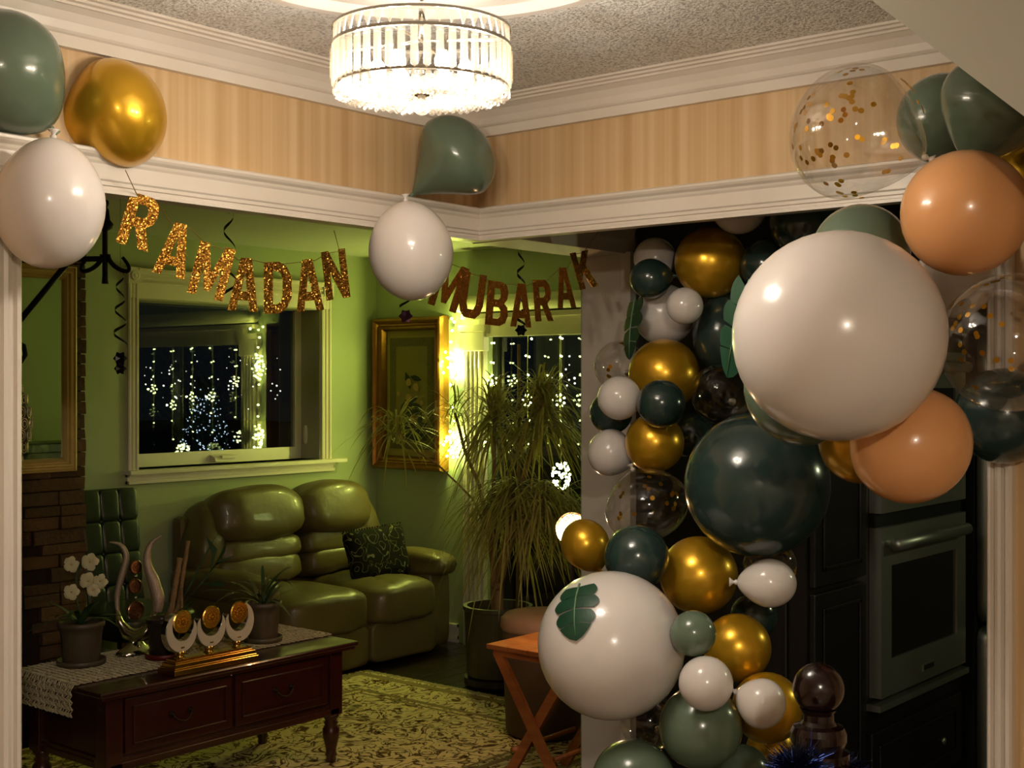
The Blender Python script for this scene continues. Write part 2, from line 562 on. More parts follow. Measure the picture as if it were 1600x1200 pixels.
# right header and wall beside the kitchen opening (opening ends at Y = 1.077)
JY = 1.077
m = MB().box(XH, XH + TK, -2.6, YH, HB, CZ)
m.box(XH, XH + TK, -2.6, JY, 0, HB)
struct(m.build('wall_right', WALLPAPER), 'striped tan wallpaper band over the kitchen opening')
struct(MB().box(-2.7, -2.6, -2.6, YH, 0, CZ).build('wall_near_left', PLAIN))
struct(MB().box(-2.6, XH, -2.7, -2.6, 0, CZ).build('wall_near_right', PLAIN))
# soffit boards under the headers
struct(MB().box(JX, XH + TK, YH, YH + TK, HB - 0.004, HB).build('trim_soffit_left', TRIM))
struct(MB().box(XH, XH + TK, JY, YH, HB - 0.004, HB).build('trim_soffit_right', TRIM))
# beam from the header corner to the partition, then the partition wall
PW = mat('partition_paint', (214, 204, 192), 0.6)
struct(MB().box(XH + TK, XPE, 2.60, 2.80, HB - 0.006, LCZ).build('wall_beam', TRIM), 'beam running from the header corner to the partition')
struct(MB().box(XPE, XP, 2.60, 2.80, 0, LCZ).build('wall_partition', PW), 'pale end of the partition wall beside the kitchen')
struct(MB().box(XP, XP + 0.12, 2.8, 3.62, 0, LCZ).box(XP, XP + 0.12, 5.18, YW + 0.3, 0, LCZ).box(XP, XP + 0.12, 3.62, 5.18, 1.96, LCZ).build('wall_side', SAGE_WALL), 'living room wall with the framed picture')
struct(MB().box(XPE + 0.01, XP, 2.80, 2.812, 0, LCZ).build('wall_partition_lining', SAGE_WALL), 'living side of the partition wall')
# window wall with a hole
WX0, WX1, WZ0, WZ1 = 4.181, 5.52, 1.13, 2.07
m = MB().box(0.5, WX0, YW, YW + 0.24, 0, LCZ).box(WX1, XP, YW, YW + 0.24, 0, LCZ)
m.box(WX0, WX1, YW, YW + 0.24, 0, WZ0).box(WX0, WX1, YW, YW + 0.24, WZ1, LCZ)
struct(m.build('wall_back', SAGE_WALL), 'sage living room wall around the window')
struct(MB().box(0.4, 0.5, YH + TK, YW, 0, LCZ).build('wall_far_left', SAGE_WALL))
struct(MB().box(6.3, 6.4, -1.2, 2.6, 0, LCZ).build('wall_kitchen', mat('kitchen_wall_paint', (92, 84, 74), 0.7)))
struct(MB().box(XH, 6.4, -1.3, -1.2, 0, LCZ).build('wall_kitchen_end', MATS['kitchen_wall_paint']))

# mouldings -------------------------------------------------------
CROWN = [(0, 2.350), (.020, 2.350), (.020, 2.377), (.026, 2.380), (.030, 2.385), (.036, 2.402), (.048, 2.420), (.064, 2.430),
         (.070, 2.430), (.070, 2.436), (.083, 2.437), (.083, 2.443), (.096, 2.444), (.096, 2.450), (0, 2.450)]
CASE_T = [(0, 2.036), (.020, 2.036), (.020, 2.044), (.017, 2.046), (.017, 2.052), (.022, 2.054), (.022, 2.062), (.026, 2.066), (.026, 2.100),
          (.030, 2.106), (.032, 2.112), (.040, 2.118), (.044, 2.124), (.044, 2.130), (.036, 2.134), (0, 2.136)]


def run_x(name, prof, x0, x1, label, mitre=True):
    a = MB(); pa = []; pb = []
    for o, z in prof:
        pa.append(Vector((x0, YH - o, z))); pb.append(Vector((x1 - (o if mitre else 0), YH - o, z)))
    A = [a.bm.verts.new(p) for p in pa]; B = [a.bm.verts.new(p) for p in pb]
    a.bm.faces.new(A); a.bm.faces.new(list(reversed(B)))
    for i in range(len(A)):
        a.bm.faces.new((A[i], B[i], B[(i + 1) % len(A)], A[(i + 1) % len(A)]))
    return struct(a.build(name, TRIM), label)


def run_y(name, prof, y0, y1, label, mitre=True):
    a = MB(); pa = []; pb = []
    for o, z in prof:
        pa.append(Vector((XH - o, y0, z))); pb.append(Vector((XH - o, y1 - (o if mitre else 0), z)))
    A = [a.bm.verts.new(p) for p in pa]; B = [a.bm.verts.new(p) for p in pb]
    a.bm.faces.new(A); a.bm.faces.new(list(reversed(B)))
    for i in range(len(A)):
        a.bm.faces.new((A[i], B[i], B[(i + 1) % len(A)], A[(i + 1) % len(A)]))
    return struct(a.build(name, TRIM), label)


run_x('trim_crown_left', CROWN, -2.6, XH, 'white crown moulding above the left wallpaper band')
run_y('trim_crown_right', CROWN, -2.6, YH, 'white crown moulding above the right wallpaper band')
run_x('trim_header_left', CASE_T, JX - 0.09, XH, 'white casing along the left header')
run_y('trim_header_right', CASE_T, JY - 0.09, YH, 'white casing along the right header')
FLUTE = [(0.0, 0.012), (0.008, 0.022), (0.016, 0.022), (0.020, 0.012), (0.026, 0.012), (0.030, 0.024), (0.040, 0.028), (0.048, 0.024), (0.052, 0.014), (0.058, 0.014), (0.062, 0.026), (0.074, 0.026), (0.080, 0.020)]
pts = [Vector((JX - o, YH, 0)) for o in (0.0, 0.080)]
prof = [Vector((JX, YH, 0))] + [Vector((JX - o, YH - h, 0)) for o, h in FLUTE] + [Vector((JX - 0.08, YH, 0))]
struct(MB().poly(prof, (0, 0, 2.04)).build('trim_jamb_left', TRIM), 'fluted white casing left of the living room opening')
prof = [Vector((XH, JY, 0))] + [Vector((XH - h, JY - o * 0.75, 0)) for o, h in FLUTE] + [Vector((XH, JY - 0.06, 0))]
struct(MB().poly(prof, (0, 0, 2.04)).build('trim_jamb_right', TRIM), 'fluted white casing right of the kitchen opening')
# corner bead and crown on the partition and beam
struct(MB().box(XPE - 0.012, XPE + 0.05, 2.582, 2.600, 0, HB).box(XPE - 0.012, XPE, 2.60, 2.622, 0, HB).build('trim_partition', TRIM), 'white corner trim of the partition')
BC = [(2.60, 2.10), (2.585, 2.10), (2.585, 2.13), (2.572, 2.15), (2.555, 2.19), (2.55, 2.20), (2.60, 2.20)]
struct(MB().poly([Vector((XH + TK, y, z)) for y, z in BC], (XPE - XH - TK + 0.02, 0, 0)).build('trim_beam', TRIM), 'moulding along the kitchen side of the beam')
struct(MB().box(XP - 0.014, XP, 5.42, YW, 0.0, 0.115).box(XP - 0.02, XP, 5.42, YW, 0.02, 0.04).box(XP - 0.022, XP, 5.42, YW, 0.095, 0.112).build('baseboard_side', TRIM), 'white baseboard below the picture')
struct(MB().box(0.6, XP - 0.02, YW - 0.014, YW, 0.0, 0.115).build('baseboard_back', TRIM))

# ceiling medallion
MC = P(659, 150, 2.52); MC.z = CZ
struct(MB().lathe([(0.02, -0.05), (0.10, -0.045), (0.13, -0.02), (0.22, -0.014), (0.24, -0.03), (0.27, -0.03), (0.29, -0.016), (0.40, -0.012), (0.43, -0.026), (0.46, -0.024), (0.475, 0.0)], MC, 64).build('trim_medallion', TRIM, smooth=False), 'round plaster medallion above the chandelier')

# stair soffit
sx = 2.20
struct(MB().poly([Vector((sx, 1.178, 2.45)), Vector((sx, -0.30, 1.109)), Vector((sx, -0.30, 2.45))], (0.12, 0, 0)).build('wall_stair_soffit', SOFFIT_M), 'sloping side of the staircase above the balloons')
# ------------------------------------------------------------------ window
def label(o, t):
    o['label'] = t
    return o


win = struct(thing('window_1', (4.85, YW, WZ0), 'white framed casement window with dark night view', 'window'))
del win['category']
# side casings, fluted
for x0, x1 in ((WX0 - 0.062, WX0), (WX1, WX1 + 0.072)):
    w = x1 - x0
    pr = [Vector((x0 + a * w, YW - h, 0)) for a, h in ((0, 0), (0, .018), (.12, .022), (.22, .022), (.28, .012), (.36, .012), (.44, .022), (.6, .022), (.68, .012), (.76, .012), (.82, .024), (1, .024), (1, 0))]
    m = MB().poly([p + Vector((0, 0, WZ0)) for p in pr], (0, 0, 2.15 - WZ0))
    m.build('side_casing', TRIM, win)
m = MB().box(WX0 - 0.062, WX1 + 0.072, YW - 0.020, YW, WZ1, 2.15)
m.build('frieze_board', TRIM, win)
m = MB()
for z0, z1, o in ((2.150, 2.160, .034), (2.160, 2.178, .022), (2.178, 2.190, .030), (2.190, 2.206, .024), (2.206, 2.222, .036), (2.222, 2.232, .046)):
    m.box(WX0 - 0.01, WX1 + 0.02, YW - o, YW, z0, z1)
m.build('head_moulding', TRIM, win)
for xc in (WX0 - 0.035, WX1 + 0.04):
    m = MB().box(xc - 0.04, xc + 0.04, YW - 0.040, YW, 2.148, 2.236)
    b = m.build('corner_block', TRIM, win)
    MB().lathe([(0.028, 0), (0.028, 0.006), (0.02, 0.008), (0.016, 0.004), (0.01, 0.010), (0.002, 0.012)], (xc, YW - 0.040, 2.19), 20, Matrix.Rotation(R(90), 3, 'X')).build('rosette', TRIM, b, smooth=True)
MB().box(WX0 - 0.085, WX1 + 0.16, YW - 0.075, YW + 0.17, WZ0 - 0.022, WZ0).build('sill', TRIM, win)
m = MB().box(WX0 - 0.07, WX1 + 0.09, YW - 0.022, YW, 1.055, 1.108).box(WX0 - 0.07, WX1 + 0.09, YW - 0.036, YW, 1.055, 1.072).box(WX0 - 0.07, WX1 + 0.09, YW - 0.040, YW, 1.094, 1.108)
m.build('apron', TRIM, win)
m = MB()
for (a, b_, c, d_) in ((WX0 + 0.009, WX1 - 0.009, WZ0, 1.204), (WX0, WX1, 2.075, 2.10), (WX0 + 0.009, WX0 + 0.03, 1.204, 2.075), (WX1 - 0.06, WX1 - 0.009, 1.204, 2.075)):
    m.box(a, b_, YW + 0.17, YW + 0.21, c, d_)
m.build('sash', TRIM, win)
m = MB().box(WX0, WX0 + 0.008, YW, YW + 0.2, WZ0, WZ1).box(WX1 - 0.008, WX1, YW, YW + 0.2, WZ0, WZ1).box(WX0, WX1, YW, YW + 0.2, WZ1 - 0.008, WZ1)
m.build('reveal_lining', mat('reveal_paint', (172, 168, 150), 0.6), win)
MB().box(WX0 + 0.02, WX1 - 0.05, YW + 0.188, YW + 0.192, 1.19, 2.085).build('pane', PANE, win)
m = MB().poly([Vector((4.80, YW + 0.17, 1.142)), Vector((4.80, YW + 0.11, 1.142)), Vector((4.80, YW + 0.12, 1.165)), Vector((4.80, YW + 0.17, 1.182))], (0.15, 0, 0))
m.box(4.84, 4.95, YW + 0.10, YW + 0.125, 1.160, 1.176)
m.build('crank_handle', TRIM, win)
MB().puff((WX1 - 0.018, YW + 0.12, 1.28), (0.012, 0.015, 0.06), 0.7).build('latch', TRIM, win, smooth=True)

# patio door with glass
dr = struct(thing('door_1', (XP, 4.4, 0), 'glass patio door with fluted casing and roller blind box', 'door')); del dr['category']
y1c, y0c = 5.365, 5.185
w = y1c - y0c
fl = [(0, 0), (0, .012), (.04, .030), (.12, .030), (.14, .012)]
for k in range(4):
    b0 = 0.16 + k * 0.185
    fl += [(b0, .018), (b0 + .03, .036), (b0 + .09, .040), (b0 + .13, .030), (b0 + .14, .018)]
fl += [(.93, .034), (1, .034), (1, 0)]
MB().poly([Vector((XP - h, y1c - a * w, 0)) for a, h in fl], (0, 0, 1.90)).build('fluted_casing', TRIM, dr)
MB().box(XP - 0.05, XP, y0c - 0.012, y1c + 0.01, 1.80, 1.96, bevel=0.004).box(XP - 0.055, XP, y0c - 0.018, y1c + 0.014, 1.92, 1.96).build('capital', TRIM, dr)
MB().box(XP - 0.044, XP, 3.6, y0c + 0.03, 1.885, 2.02).box(XP - 0.066, XP, 3.6, y1c - 0.02, 1.995, 2.025).build('head_board', TRIM, dr)
MB().tube([Vector((XP - 0.06, 3.55, 2.085)), Vector((XP - 0.06, 5.36, 2.085))], 0.05, 20).build('roller_blind', mat('roller_fabric', (206, 200, 178), 0.7), dr, smooth=True)
m = MB().box(XP + 0.04, XP + 0.09, 3.62, 5.18, 0.0, 0.10).box(XP + 0.04, XP + 0.09, 3.62, 5.18, 1.885, 1.96)
m.box(XP + 0.04, XP + 0.09, 5.14, 5.18, 0, 1.96).box(XP + 0.04, XP + 0.09, 4.28, 4.36, 0, 1.96).box(XP + 0.04, XP + 0.09, 3.62, 3.68, 0, 1.96)
m.build('door_frame', mat('dark_door_frame', (40, 42, 36), 0.5), dr)
for a, b_ in ((3.68, 4.28), (4.36, 5.14)):
    MB().box(XP + 0.06, XP + 0.064, a, b_, 0.10, 1.885).build('pane', PANE, dr)

# ------------------------------------------------------------------ outside the windows
random.seed(3)
m = MB()
for k in range(70):
    px = random.uniform(205, 470); py = random.choice([560, 572, 575, 590, 600, 605, 618, 640]) + random.gauss(0, 5)
    m.ico(onY(px, py, 32.0 + random.uniform(-4, 12)), random.uniform(0.012, 0.034))
for k in range(14):
    m.ico(onX(random.uniform(765, 905), random.gauss(585, 14), 30 + random.uniform(0, 9)), random.uniform(0.02, 0.045))
stuff(tag(m.build('distant_city_lights', CITY_GLOW), 'scattered tiny city lights far beyond the window', 'city lights'))
sh = thing('lit_shrub', Vector((onY(322, 715, 9.5).x, 9.5, -1.0)), 'garden shrub wrapped in bluish white lights outside the window', 'shrub')
m = MB(); m2 = MB()
for k in range(230):
    t = random.random() ** 0.7
    y = 600 + t * 118
    hw = 10 + 42 * t
    p = onY(322 + random.uniform(-hw, hw), y + random.uniform(-6, 6), 9.5 + random.uniform(-0.25, 0.25))
    m.ico(p, random.uniform(0.003, 0.0085))
    if k % 2 == 0:
        m2.strip([p, p + Vector((random.uniform(-.1, .1), .05, .12))], [0.02, 0.004], RIGHT)
MB().tube([onY(322, 715, 9.5), Vector((onY(322, 715, 9.5).x, 9.5, -1.0))], 0.03, 8).build('stem', BARK, sh)
stuff(m.build('tiny_lights', BLUE_GLOW, sh)); stuff(m2.build('twigs', DARKLEAF, sh))
struct(MB().box(-20, 60, 6.6, 80, -1.2, -1.0).box(6.6, 70, -30, 6.6, -1.2, -1.0).build('ground_outside', mat('night_ground', (20, 22, 20), 0.9)), 'dark ground outside')

# ------------------------------------------------------------------ fireplace and mirror
FPY = 5.65
fx1 = 3.553
fp = thing('fireplace', (3.0, FPY, 0), 'brown stacked stone chimney breast with dark firebox behind the coffee table', 'fireplace')
MB().box(1.6, fx1 - 0.012, FPY + 0.02, YW, 0, LCZ).build('core', MORTAR, fp)
random.seed(11)
bmesh_cache = {}
row = 0; z = 0.0
while z < 2.40:
    h = [0.062, 0.05, 0.07][row % 3]
    h = min(h, 2.415 - z)
    x = fx1
    while x > 2.55:
        L = random.choice([0.14, 0.19, 0.24])
        x0 = max(x - L, 2.5)
        hidden = 1.22 < z and x < 3.44 and z < 2.12
        box_in = (x0 < 3.20 and z < 0.84)
        if not hidden and not box_in:
            key = (round(L, 2), round(h, 3), random.randrange(2))
            if key not in bmesh_cache:
                bo = MB().box(-L / 2 + 0.003, L / 2 - 0.003, -0.035, 0.035, 0, h - 0.005, bevel=0.004)
                for v in bo.bm.verts:
                    v.co += Vector(noise.noise_vector(v.co * 20 + Vector((key[2] * 9, 0, 0)))) * 0.004
                me = bpy.data.meshes.new('stone'); bo.bm.to_mesh(me); bo.bm.free()
                me.materials.append(BRICKS[random.randrange(4)]); bmesh_cache[key] = me
            link('stone', bmesh_cache[key], (x - L / 2, FPY + 0.028 + random.uniform(-0.010, 0.010), z), fp)
        x -= L
    z += h; row += 1
m = MB().box(2.2, 3.17, FPY - 0.02, FPY + 0.02, 0.0, 0.80)
m.build('firebox_surround', mat('cast_iron', (22, 22, 22), 0.5, 0.3), fp)
MB().box(2.3, 3.09, FPY - 0.024, FPY - 0.02, 0.06, 0.72).build('firebox_glass', BLACKGLASS, fp)
MB().box(3.165, 3.195, FPY - 0.03, FPY + 0.0, 0.52, 0.66, bevel=0.004).build('damper_handle', BLACKIRON, fp)

mr = thing('wall_mirror', (3.0, FPY - 0.03, 1.17), 'large mirror in a ribbed gold frame over the fireplace', 'mirror')
mx0, mx1, mz0, mz1 = 2.45, 3.472, 1.185, 2.16
fw = 0.066
RIB = [(0, 0), (0, .045), (.12, .05), (.2, .04), (.3, .04), (.38, .048), (.5, .048), (.58, .036), (.68, .036), (.76, .042), (.9, .03), (1, .012), (1, 0)]


def mitre_frame(parent, name, x0, x1, z0, z1, fw, prof, m, conv):
    """four mitred rails; conv maps (u, v, out) to world"""
    cs = [((x0, z0), (x1, z0), (0, 1)), ((x1, z0), (x1, z1), (-1, 0)), ((x1, z1), (x0, z1), (0, -1)), ((x0, z1), (x0, z0), (1, 0))]
    for (a, b, inn) in cs:
        d = Vector((b[0] - a[0], b[1] - a[1])).normalized()
        q = MB(); A = []; B = []
        for t, o in prof:
            off = t * fw
            A.append(q.bm.verts.new(conv(a[0] + inn[0] * off + d.x * off, a[1] + inn[1] * off + d.y * off, o)))
            B.append(q.bm.verts.new(conv(b[0] + inn[0] * off - d.x * off, b[1] + inn[1] * off - d.y * off, o)))
        q.bm.faces.new(A); q.bm.faces.new(list(reversed(B)))
        for i in range(len(A)):
            q.bm.faces.new((A[i], B[i], B[(i + 1) % len(A)], A[(i + 1) % len(A)]))
        q.build(name, m, parent)


mitre_frame(mr, 'frame_rail', mx0, mx1, mz0, mz1, fw, RIB, OLDGOLD, lambda u, v, o: Vector((u, FPY - 0.012 - o, v)))
MB().box(mx0 + fw - 0.01, mx1 - fw + 0.006, FPY - 0.030, FPY - 0.014, mz0 + fw - 0.01, mz1 - fw + 0.01).build('glass', MIRROR, mr)

# dark cabinet that the mirror shows, against the partition
cb = thing('dark_sideboard', (5.2, 3.0, 0), 'black sideboard against the partition, seen only in the mirror', 'sideboard')
MB().box(4.55, 5.75, 2.815, 3.18, 0.08, 1.20, bevel=0.01).build('body', mat('black_lacquer', (14, 14, 14), 0.25), cb)
for x in (4.58, 5.16):
    dd = MB().box(x, x + 0.56, 3.18, 3.2, 0.12, 1.14, bevel=0.006).build('door', MATS['black_lacquer'], cb)
    MB().ico(Vector((x + (0.5 if x < 5 else 0.06), 3.215, 0.7)), 0.014, 2).build('knob', BRASSFRAME, dd, smooth=True)
for x in (4.6, 5.7):
    for y in (2.85, 3.14):
        MB().box(x - 0.03, x + 0.03, y - 0.03, y + 0.03, 0, 0.08).build('foot', MATS['black_lacquer'], cb)

# ------------------------------------------------------------------ framed picture
pic = thing('framed_picture', (XP, 5.8, 1.05), 'tall gold framed flower print on the sage wall', 'picture')
py0, py1, pz0, pz1 = 5.50, 6.115, 1.055, 2.025
GF = [(0, 0), (0, .05), (.1, .075), (.25, .08), (.4, .065), (.5, .05), (.6, .05), (.7, .06), (.85, .05), (1, .02), (1, 0)]
mitre_frame(pic, 'frame_rail', py0, py1, pz0, pz1, 0.085, GF, BRASSFRAME, lambda u, v, o: Vector((XP - 0.004 - o, u, v)))
MB().box(XP - 0.018, XP - 0.006, py0 + 0.07, py1 - 0.07, pz0 + 0.07, pz1 - 0.07).build('mount_board', PRINT_BG, pic)
a0, a1, b0, b1 = py0 + 0.115, py1 - 0.115, pz0 + 0.13, pz1 - 0.13
m = MB()
for (u0, u1, v0, v1) in ((a0, a1, b0, b0 + .055), (a0, a1, b1 - .055, b1), (a0, a0 + .055, b0 + .0551, b1 - .0551), (a1 - .055, a1, b0 + .0551, b1 - .0551)):
    m.box(XP - 0.021, XP - 0.018, u0, u1, v0, v1)
m.build('printed_border', PRINT_MAT, pic)
pr = MB().box(XP - 0.020, XP - 0.018, a0 + .055, a1 - .055, b0 + .055, b1 - .055).build('print', mat('print_ground', (128, 112, 56), 0.7, vary=(5, 0.2)), pic)
random.seed(5)
MB().box(XP - 0.0215, XP - 0.0202, a0 + .056, a1 - .056, b0 + .056, b0 + .17).build('painted_vase_table', PRINT_DARK, pr)
m = MB()
for k in range(16):
    c = Vector((XP - 0.0206 - 0.0002 * k, 5.80 + random.gauss(0, .055), 1.45 + random.gauss(0, .075)))
    a = random.uniform(0, 6.28); L = random.uniform(.03, .06)
    dv = Vector((0, math.cos(a), math.sin(a))); sv = Vector((0, -math.sin(a), math.cos(a)))
    m.strip([c - dv * L, c - dv * L * .3, c + dv * L * .4, c + dv * L], [.002, L * .36, L * .3, .001], sv)
stuff(m.build('painted_leaves', PRINT_DARK, pr, recalc=False))
m = MB()
for k in range(8):
    c = Vector((XP - 0.0255 - 0.0003 * k, 5.80 + random.gauss(0, .05), 1.50 + random.gauss(0, .07)))
    m.lathe([(random.uniform(.014, .026), -.0004), (.001, .0004)], c, 10, Matrix.Rotation(R(-90), 3, 'Y'))
stuff(m.build('painted_flowers', PRINT_FLOWER, pr))

# ------------------------------------------------------------------ loveseat
sf = thing('leather_loveseat', (5.05, 5.7, 0), 'olive leather reclining loveseat with puffy backs under the window', 'sofa')
random.seed(21)


def wrinkle(amp, sc, seedv):
    def f(v):
        n = noise.noise_vector(v * sc + Vector((seedv, seedv * 2, 0)))
        return v + Vector(n) * amp
    return f


def gather(amp, ax, edge, seedv):
    """radial gathers near one edge, like pleated upholstery"""
    def f(v):
        u = v[ax] / edge
        k = max(0, u - 0.45)
        s = math.sin((v.z + v.y) * 95 + seedv) * amp * k * 1.6
        n = noise.noise_vector(v * 6 + Vector((seedv, 0, 0)))
        return v + Vector((0, -s, s * .3)) + Vector(n) * 0.012
    return f


tilt = Matrix.Rotation(R(-12), 3, 'X')
MB().box(4.34, 5.82, 5.36, 6.06, 0.03, 0.26, bevel=0.02).build('base', LEATHER, sf, smooth=False)
# right arm and left arm
for x0, x1 in ((4.30, 4.50), (5.66, 5.862)):
    xc = (x0 + x1) / 2; hw = (x1 - x0) / 2
    a_ = MB()
    a_.puff((xc, 5.70, 0.25), (hw * 0.94, 0.36, 0.24), 0.22, fn=wrinkle(0.006, 5, x0))
    a_.build('arm_panel', LEATHER, sf, smooth=True)
    MB().puff((xc - 0.005, 5.66, 0.515), (hw * 1.02, 0.40, 0.082), 0.62, 0.5, fn=gather(0.010, 1, -0.40, x0)).build('arm_roll', LEATHER, sf, smooth=True)
for i, (x0, x1) in enumerate(((4.50, 5.135), (5.14, 5.68))):
    xc = (x0 + x1) / 2; hw = (x1 - x0) / 2

    def seatf(v, hw=hw, i=i):
        v = v + Vector(noise.noise_vector(v * 7 + Vector((i * 5, 3, 0)))) * 0.008
        v.z -= 0.012 * math.exp(-((v.x + 0.10) / 0.015) ** 2) + 0.012 * math.exp(-((v.x - 0.12) / 0.015) ** 2)
        v.z += 0.03 * (1 - (v.x / hw) ** 2) * (1 if v.z > 0 else 0)
        return v
    MB().puff((xc, 5.58, 0.335), (hw, 0.34, 0.115), 0.42, fn=seatf, nu=48).build('seat_cushion', LEATHER, sf, smooth=True)
    MB().puff((xc, 5.345, 0.135), (hw * 0.99, 0.055, 0.115), 0.28, fn=wrinkle(0.006, 9, i)).build('footrest_panel', LEATHER, sf, smooth=True)
    top = 0.86
    MB().puff((xc - 0.01, 5.92, 0.535), (hw * 0.94, 0.13, 0.085), 0.5, rot=tilt, fn=wrinkle(0.014, 7, i + 2)).build('lumbar_roll', LEATHER, sf, smooth=True)
    MB().puff((xc - 0.01, 5.94, 0.645), (hw * 0.96, 0.13, 0.080), 0.5, rot=tilt, fn=wrinkle(0.014, 7, i + 7)).build('middle_roll', LEATHER, sf, smooth=True)

    def headf(v, hw=hw, i=i):
        k = 1 - 0.16 * (v.x / hw) ** 2
        v = Vector((v.x, v.y, v.z * k))
        s = math.sin(v.z * 110 + v.x * 40) * 0.006 * max(0, abs(v.x) / hw - 0.7) * 3
        return v + Vector((0, s, 0)) + Vector(noise.noise_vector(v * 6 + Vector((i * 3, 9, 0)))) * 0.014
    MB().puff((xc - 0.01, 5.95, 0.845), (hw * 1.03, 0.165, 0.168), 0.58, 0.6, rot=tilt, fn=headf, nu=48, nv=28).build('headrest', LEATHER, sf, smooth=True)
    sx_ = -1 if i == 0 else 1
    MB().puff((xc + sx_ * hw * 1.02, 5.985, 0.72), (0.10, 0.14, 0.225), 0.75, 0.75, rot=tilt @ Matrix.Rotation(R(-14 * sx_), 3, 'Y'), fn=wrinkle(0.012, 8, i + 11)).build('back_wing', LEATHER, sf, smooth=True)
MB().box(4.38, 5.76, 6.03, 6.12, 0.1, 0.86, bevel=0.03).build('back_shell', LEATHER, sf)

pil = thing('throw_pillow', P(582, 915, 7.4), 'black cushion with pale vine pattern on the loveseat', 'pillow')
pc = Vector((5.46, 5.58, 0.592))
prot = Matrix.Rotation(R(-4), 3, 'Z') @ Matrix.Rotation(R(-16), 3, 'X') @ Matrix.Rotation(R(-3), 3, 'Y')


def pf(v):
    u, w_ = v.x / 0.225, v.z / 0.165
    k = 1 + 0.12 * (abs(u) * abs(w_)) ** 1.5
    return Vector((v.x * k, v.y * max(0.08, (1 - u ** 4) * (1 - w_ ** 4)) ** 0.5 if True else v.y, v.z * k))


MB().puff(pc, (0.215, 0.065, 0.150), 0.3, 0.3, rot=prot, fn=pf, nu=48, nv=30).build('cover', VINES, pil, smooth=True)
m = MB()
for k in range(90):
    t = k / 90 * 4
    sd = int(t); f = t - sd
    u, v = [(-1 + 2 * f, -1), (1, -1 + 2 * f), (1 - 2 * f, 1), (-1, 1 - 2 * f)][sd]
    p = pc + prot @ Vector((u * 0.226, 0, v * 0.158))
    m.ico(p, 0.006)
stuff(m.build('bobble_trim', VINES, pil))

# ------------------------------------------------------------------ green tufted chair
gc = thing('tufted_chair', (3.80, 5.7, 0), 'dark green tufted leather chair between fireplace and loveseat', 'chair')
gx0, gx1 = 3.585, 4.035
gt = Matrix.Rotation(R(-7), 3, 'X')


gcx = (gx0 + gx1) / 2
bk = MB().puff((gcx, 5.945, 0.72), (0.225, 0.045, 0.335), 0.16, rot=gt).build('backrest', GREEN_LEATHER, gc, smooth=True)
for i in range(4):
    for j in range(4):
        cxx = -0.222 + 0.111 * (i + 0.5); czz = -0.33 + 0.165 * (j + 0.5)
        MB().puff(Vector((gcx, 5.945, 0.72)) + gt @ Vector((cxx, -0.036, czz)), (0.0572, 0.026, 0.0842), 0.36, 0.36, rot=gt, nu=20, nv=12).build('tufted_pad', GREEN_LEATHER, bk, smooth=True)
for i in range(1, 4):
    for j in range(1, 4):
        MB().sphere(Vector((gcx, 5.945, 0.72)) + gt @ Vector((-0.222 + 0.111 * i, -0.046, -0.33 + 0.165 * j)), 0.009, 10, 6).build('button', GREEN_LEATHER, bk, smooth=True)
MB().puff(((gx0 + gx1) / 2, 5.64, 0.42), (0.235, 0.27, 0.07), 0.35).build('seat', GREEN_LEATHER, gc, smooth=True)
for x in (gx0 + 0.04, gx1 - 0.04):
    for y in (5.44, 5.88):
        MB().box(x - 0.02, x + 0.02, y - 0.02, y + 0.02, 0, 0.36).build('leg', CHERRY, gc)

# ------------------------------------------------------------------ rug
rug = thing('floral_rug', (3.6, 4.1, 0), 'cream and brown floral rug with fringed end on the dark floor', 'rug')
rx0, rx1, ry0, ry1 = 1.9, 5.03, 3.24, 5.27
MB().box(rx0, rx1, ry0, ry1, 0.001, 0.012).build('pile', RUG, rug)
m = MB()
for o, wd in ((0.03, 0.05), (0.30, 0.03), (0.36, 0.015)):
    m.box(rx1 - o - wd, rx1 - o, ry0 + o + wd, ry1 - o - wd, 0.012, 0.0135).box(rx0 + o, rx1 - o, ry1 - o - wd, ry1 - o, 0.012, 0.0135)
    m.box(rx0 + o, rx1 - o, ry0 + o, ry0 + o + wd, 0.012, 0.0135)
m.build('woven_border', RUGEDGE, rug)
m = MB()
random.seed(4)
for k in range(330):
    y = ry0 + (ry1 - ry0) * k / 329
    m.tube([(rx1 - 0.003, y, 0.008), (rx1 + 0.03, y + random.uniform(-.008, .008), 0.006), (rx1 + 0.055 + random.uniform(0, .012), y + random.uniform(-.015, .015), 0.003)], 0.0028, 4)
stuff(m.build('fringe', FRINGE, rug))

# ------------------------------------------------------------------ coffee table
tx0, tx1, ty0, ty1, tz = 2.585, 3.82, 4.015, 4.62, 0.518
ct = thing('coffee_table', ((tx0 + tx1) / 2, 4.3, 0.012), 'dark cherry coffee table with two drawers and turned legs', 'table')
MB().box(tx0, tx1, ty0, ty1, tz - 0.022, tz, bevel=0.007).box(tx0 + 0.012, tx1 - 0.012, ty0 + 0.012, ty1 - 0.012, tz - 0.034, tz - 0.020).build('table_top', CHERRY, ct)
bx0, bx1, by0, by1 = tx0 + 0.055, tx1 - 0.055, ty0 + 0.05, ty1 - 0.05
zb = 0.215
MB().box(bx0 + 0.02, bx1 - 0.02, by0 + 0.012, by1 - 0.012, zb, tz - 0.034).build('case', CHERRY, ct)
MB().box(bx0 + 0.01, bx1 - 0.01, by0 - 0.004, by1, zb, zb + 0.030, bevel=0.005).box(bx0 + 0.01, bx1 - 0.01, by0 + 0.002, by1 - 0.01, zb + 0.03, zb + 0.042).build('base_moulding', CHERRY, ct)
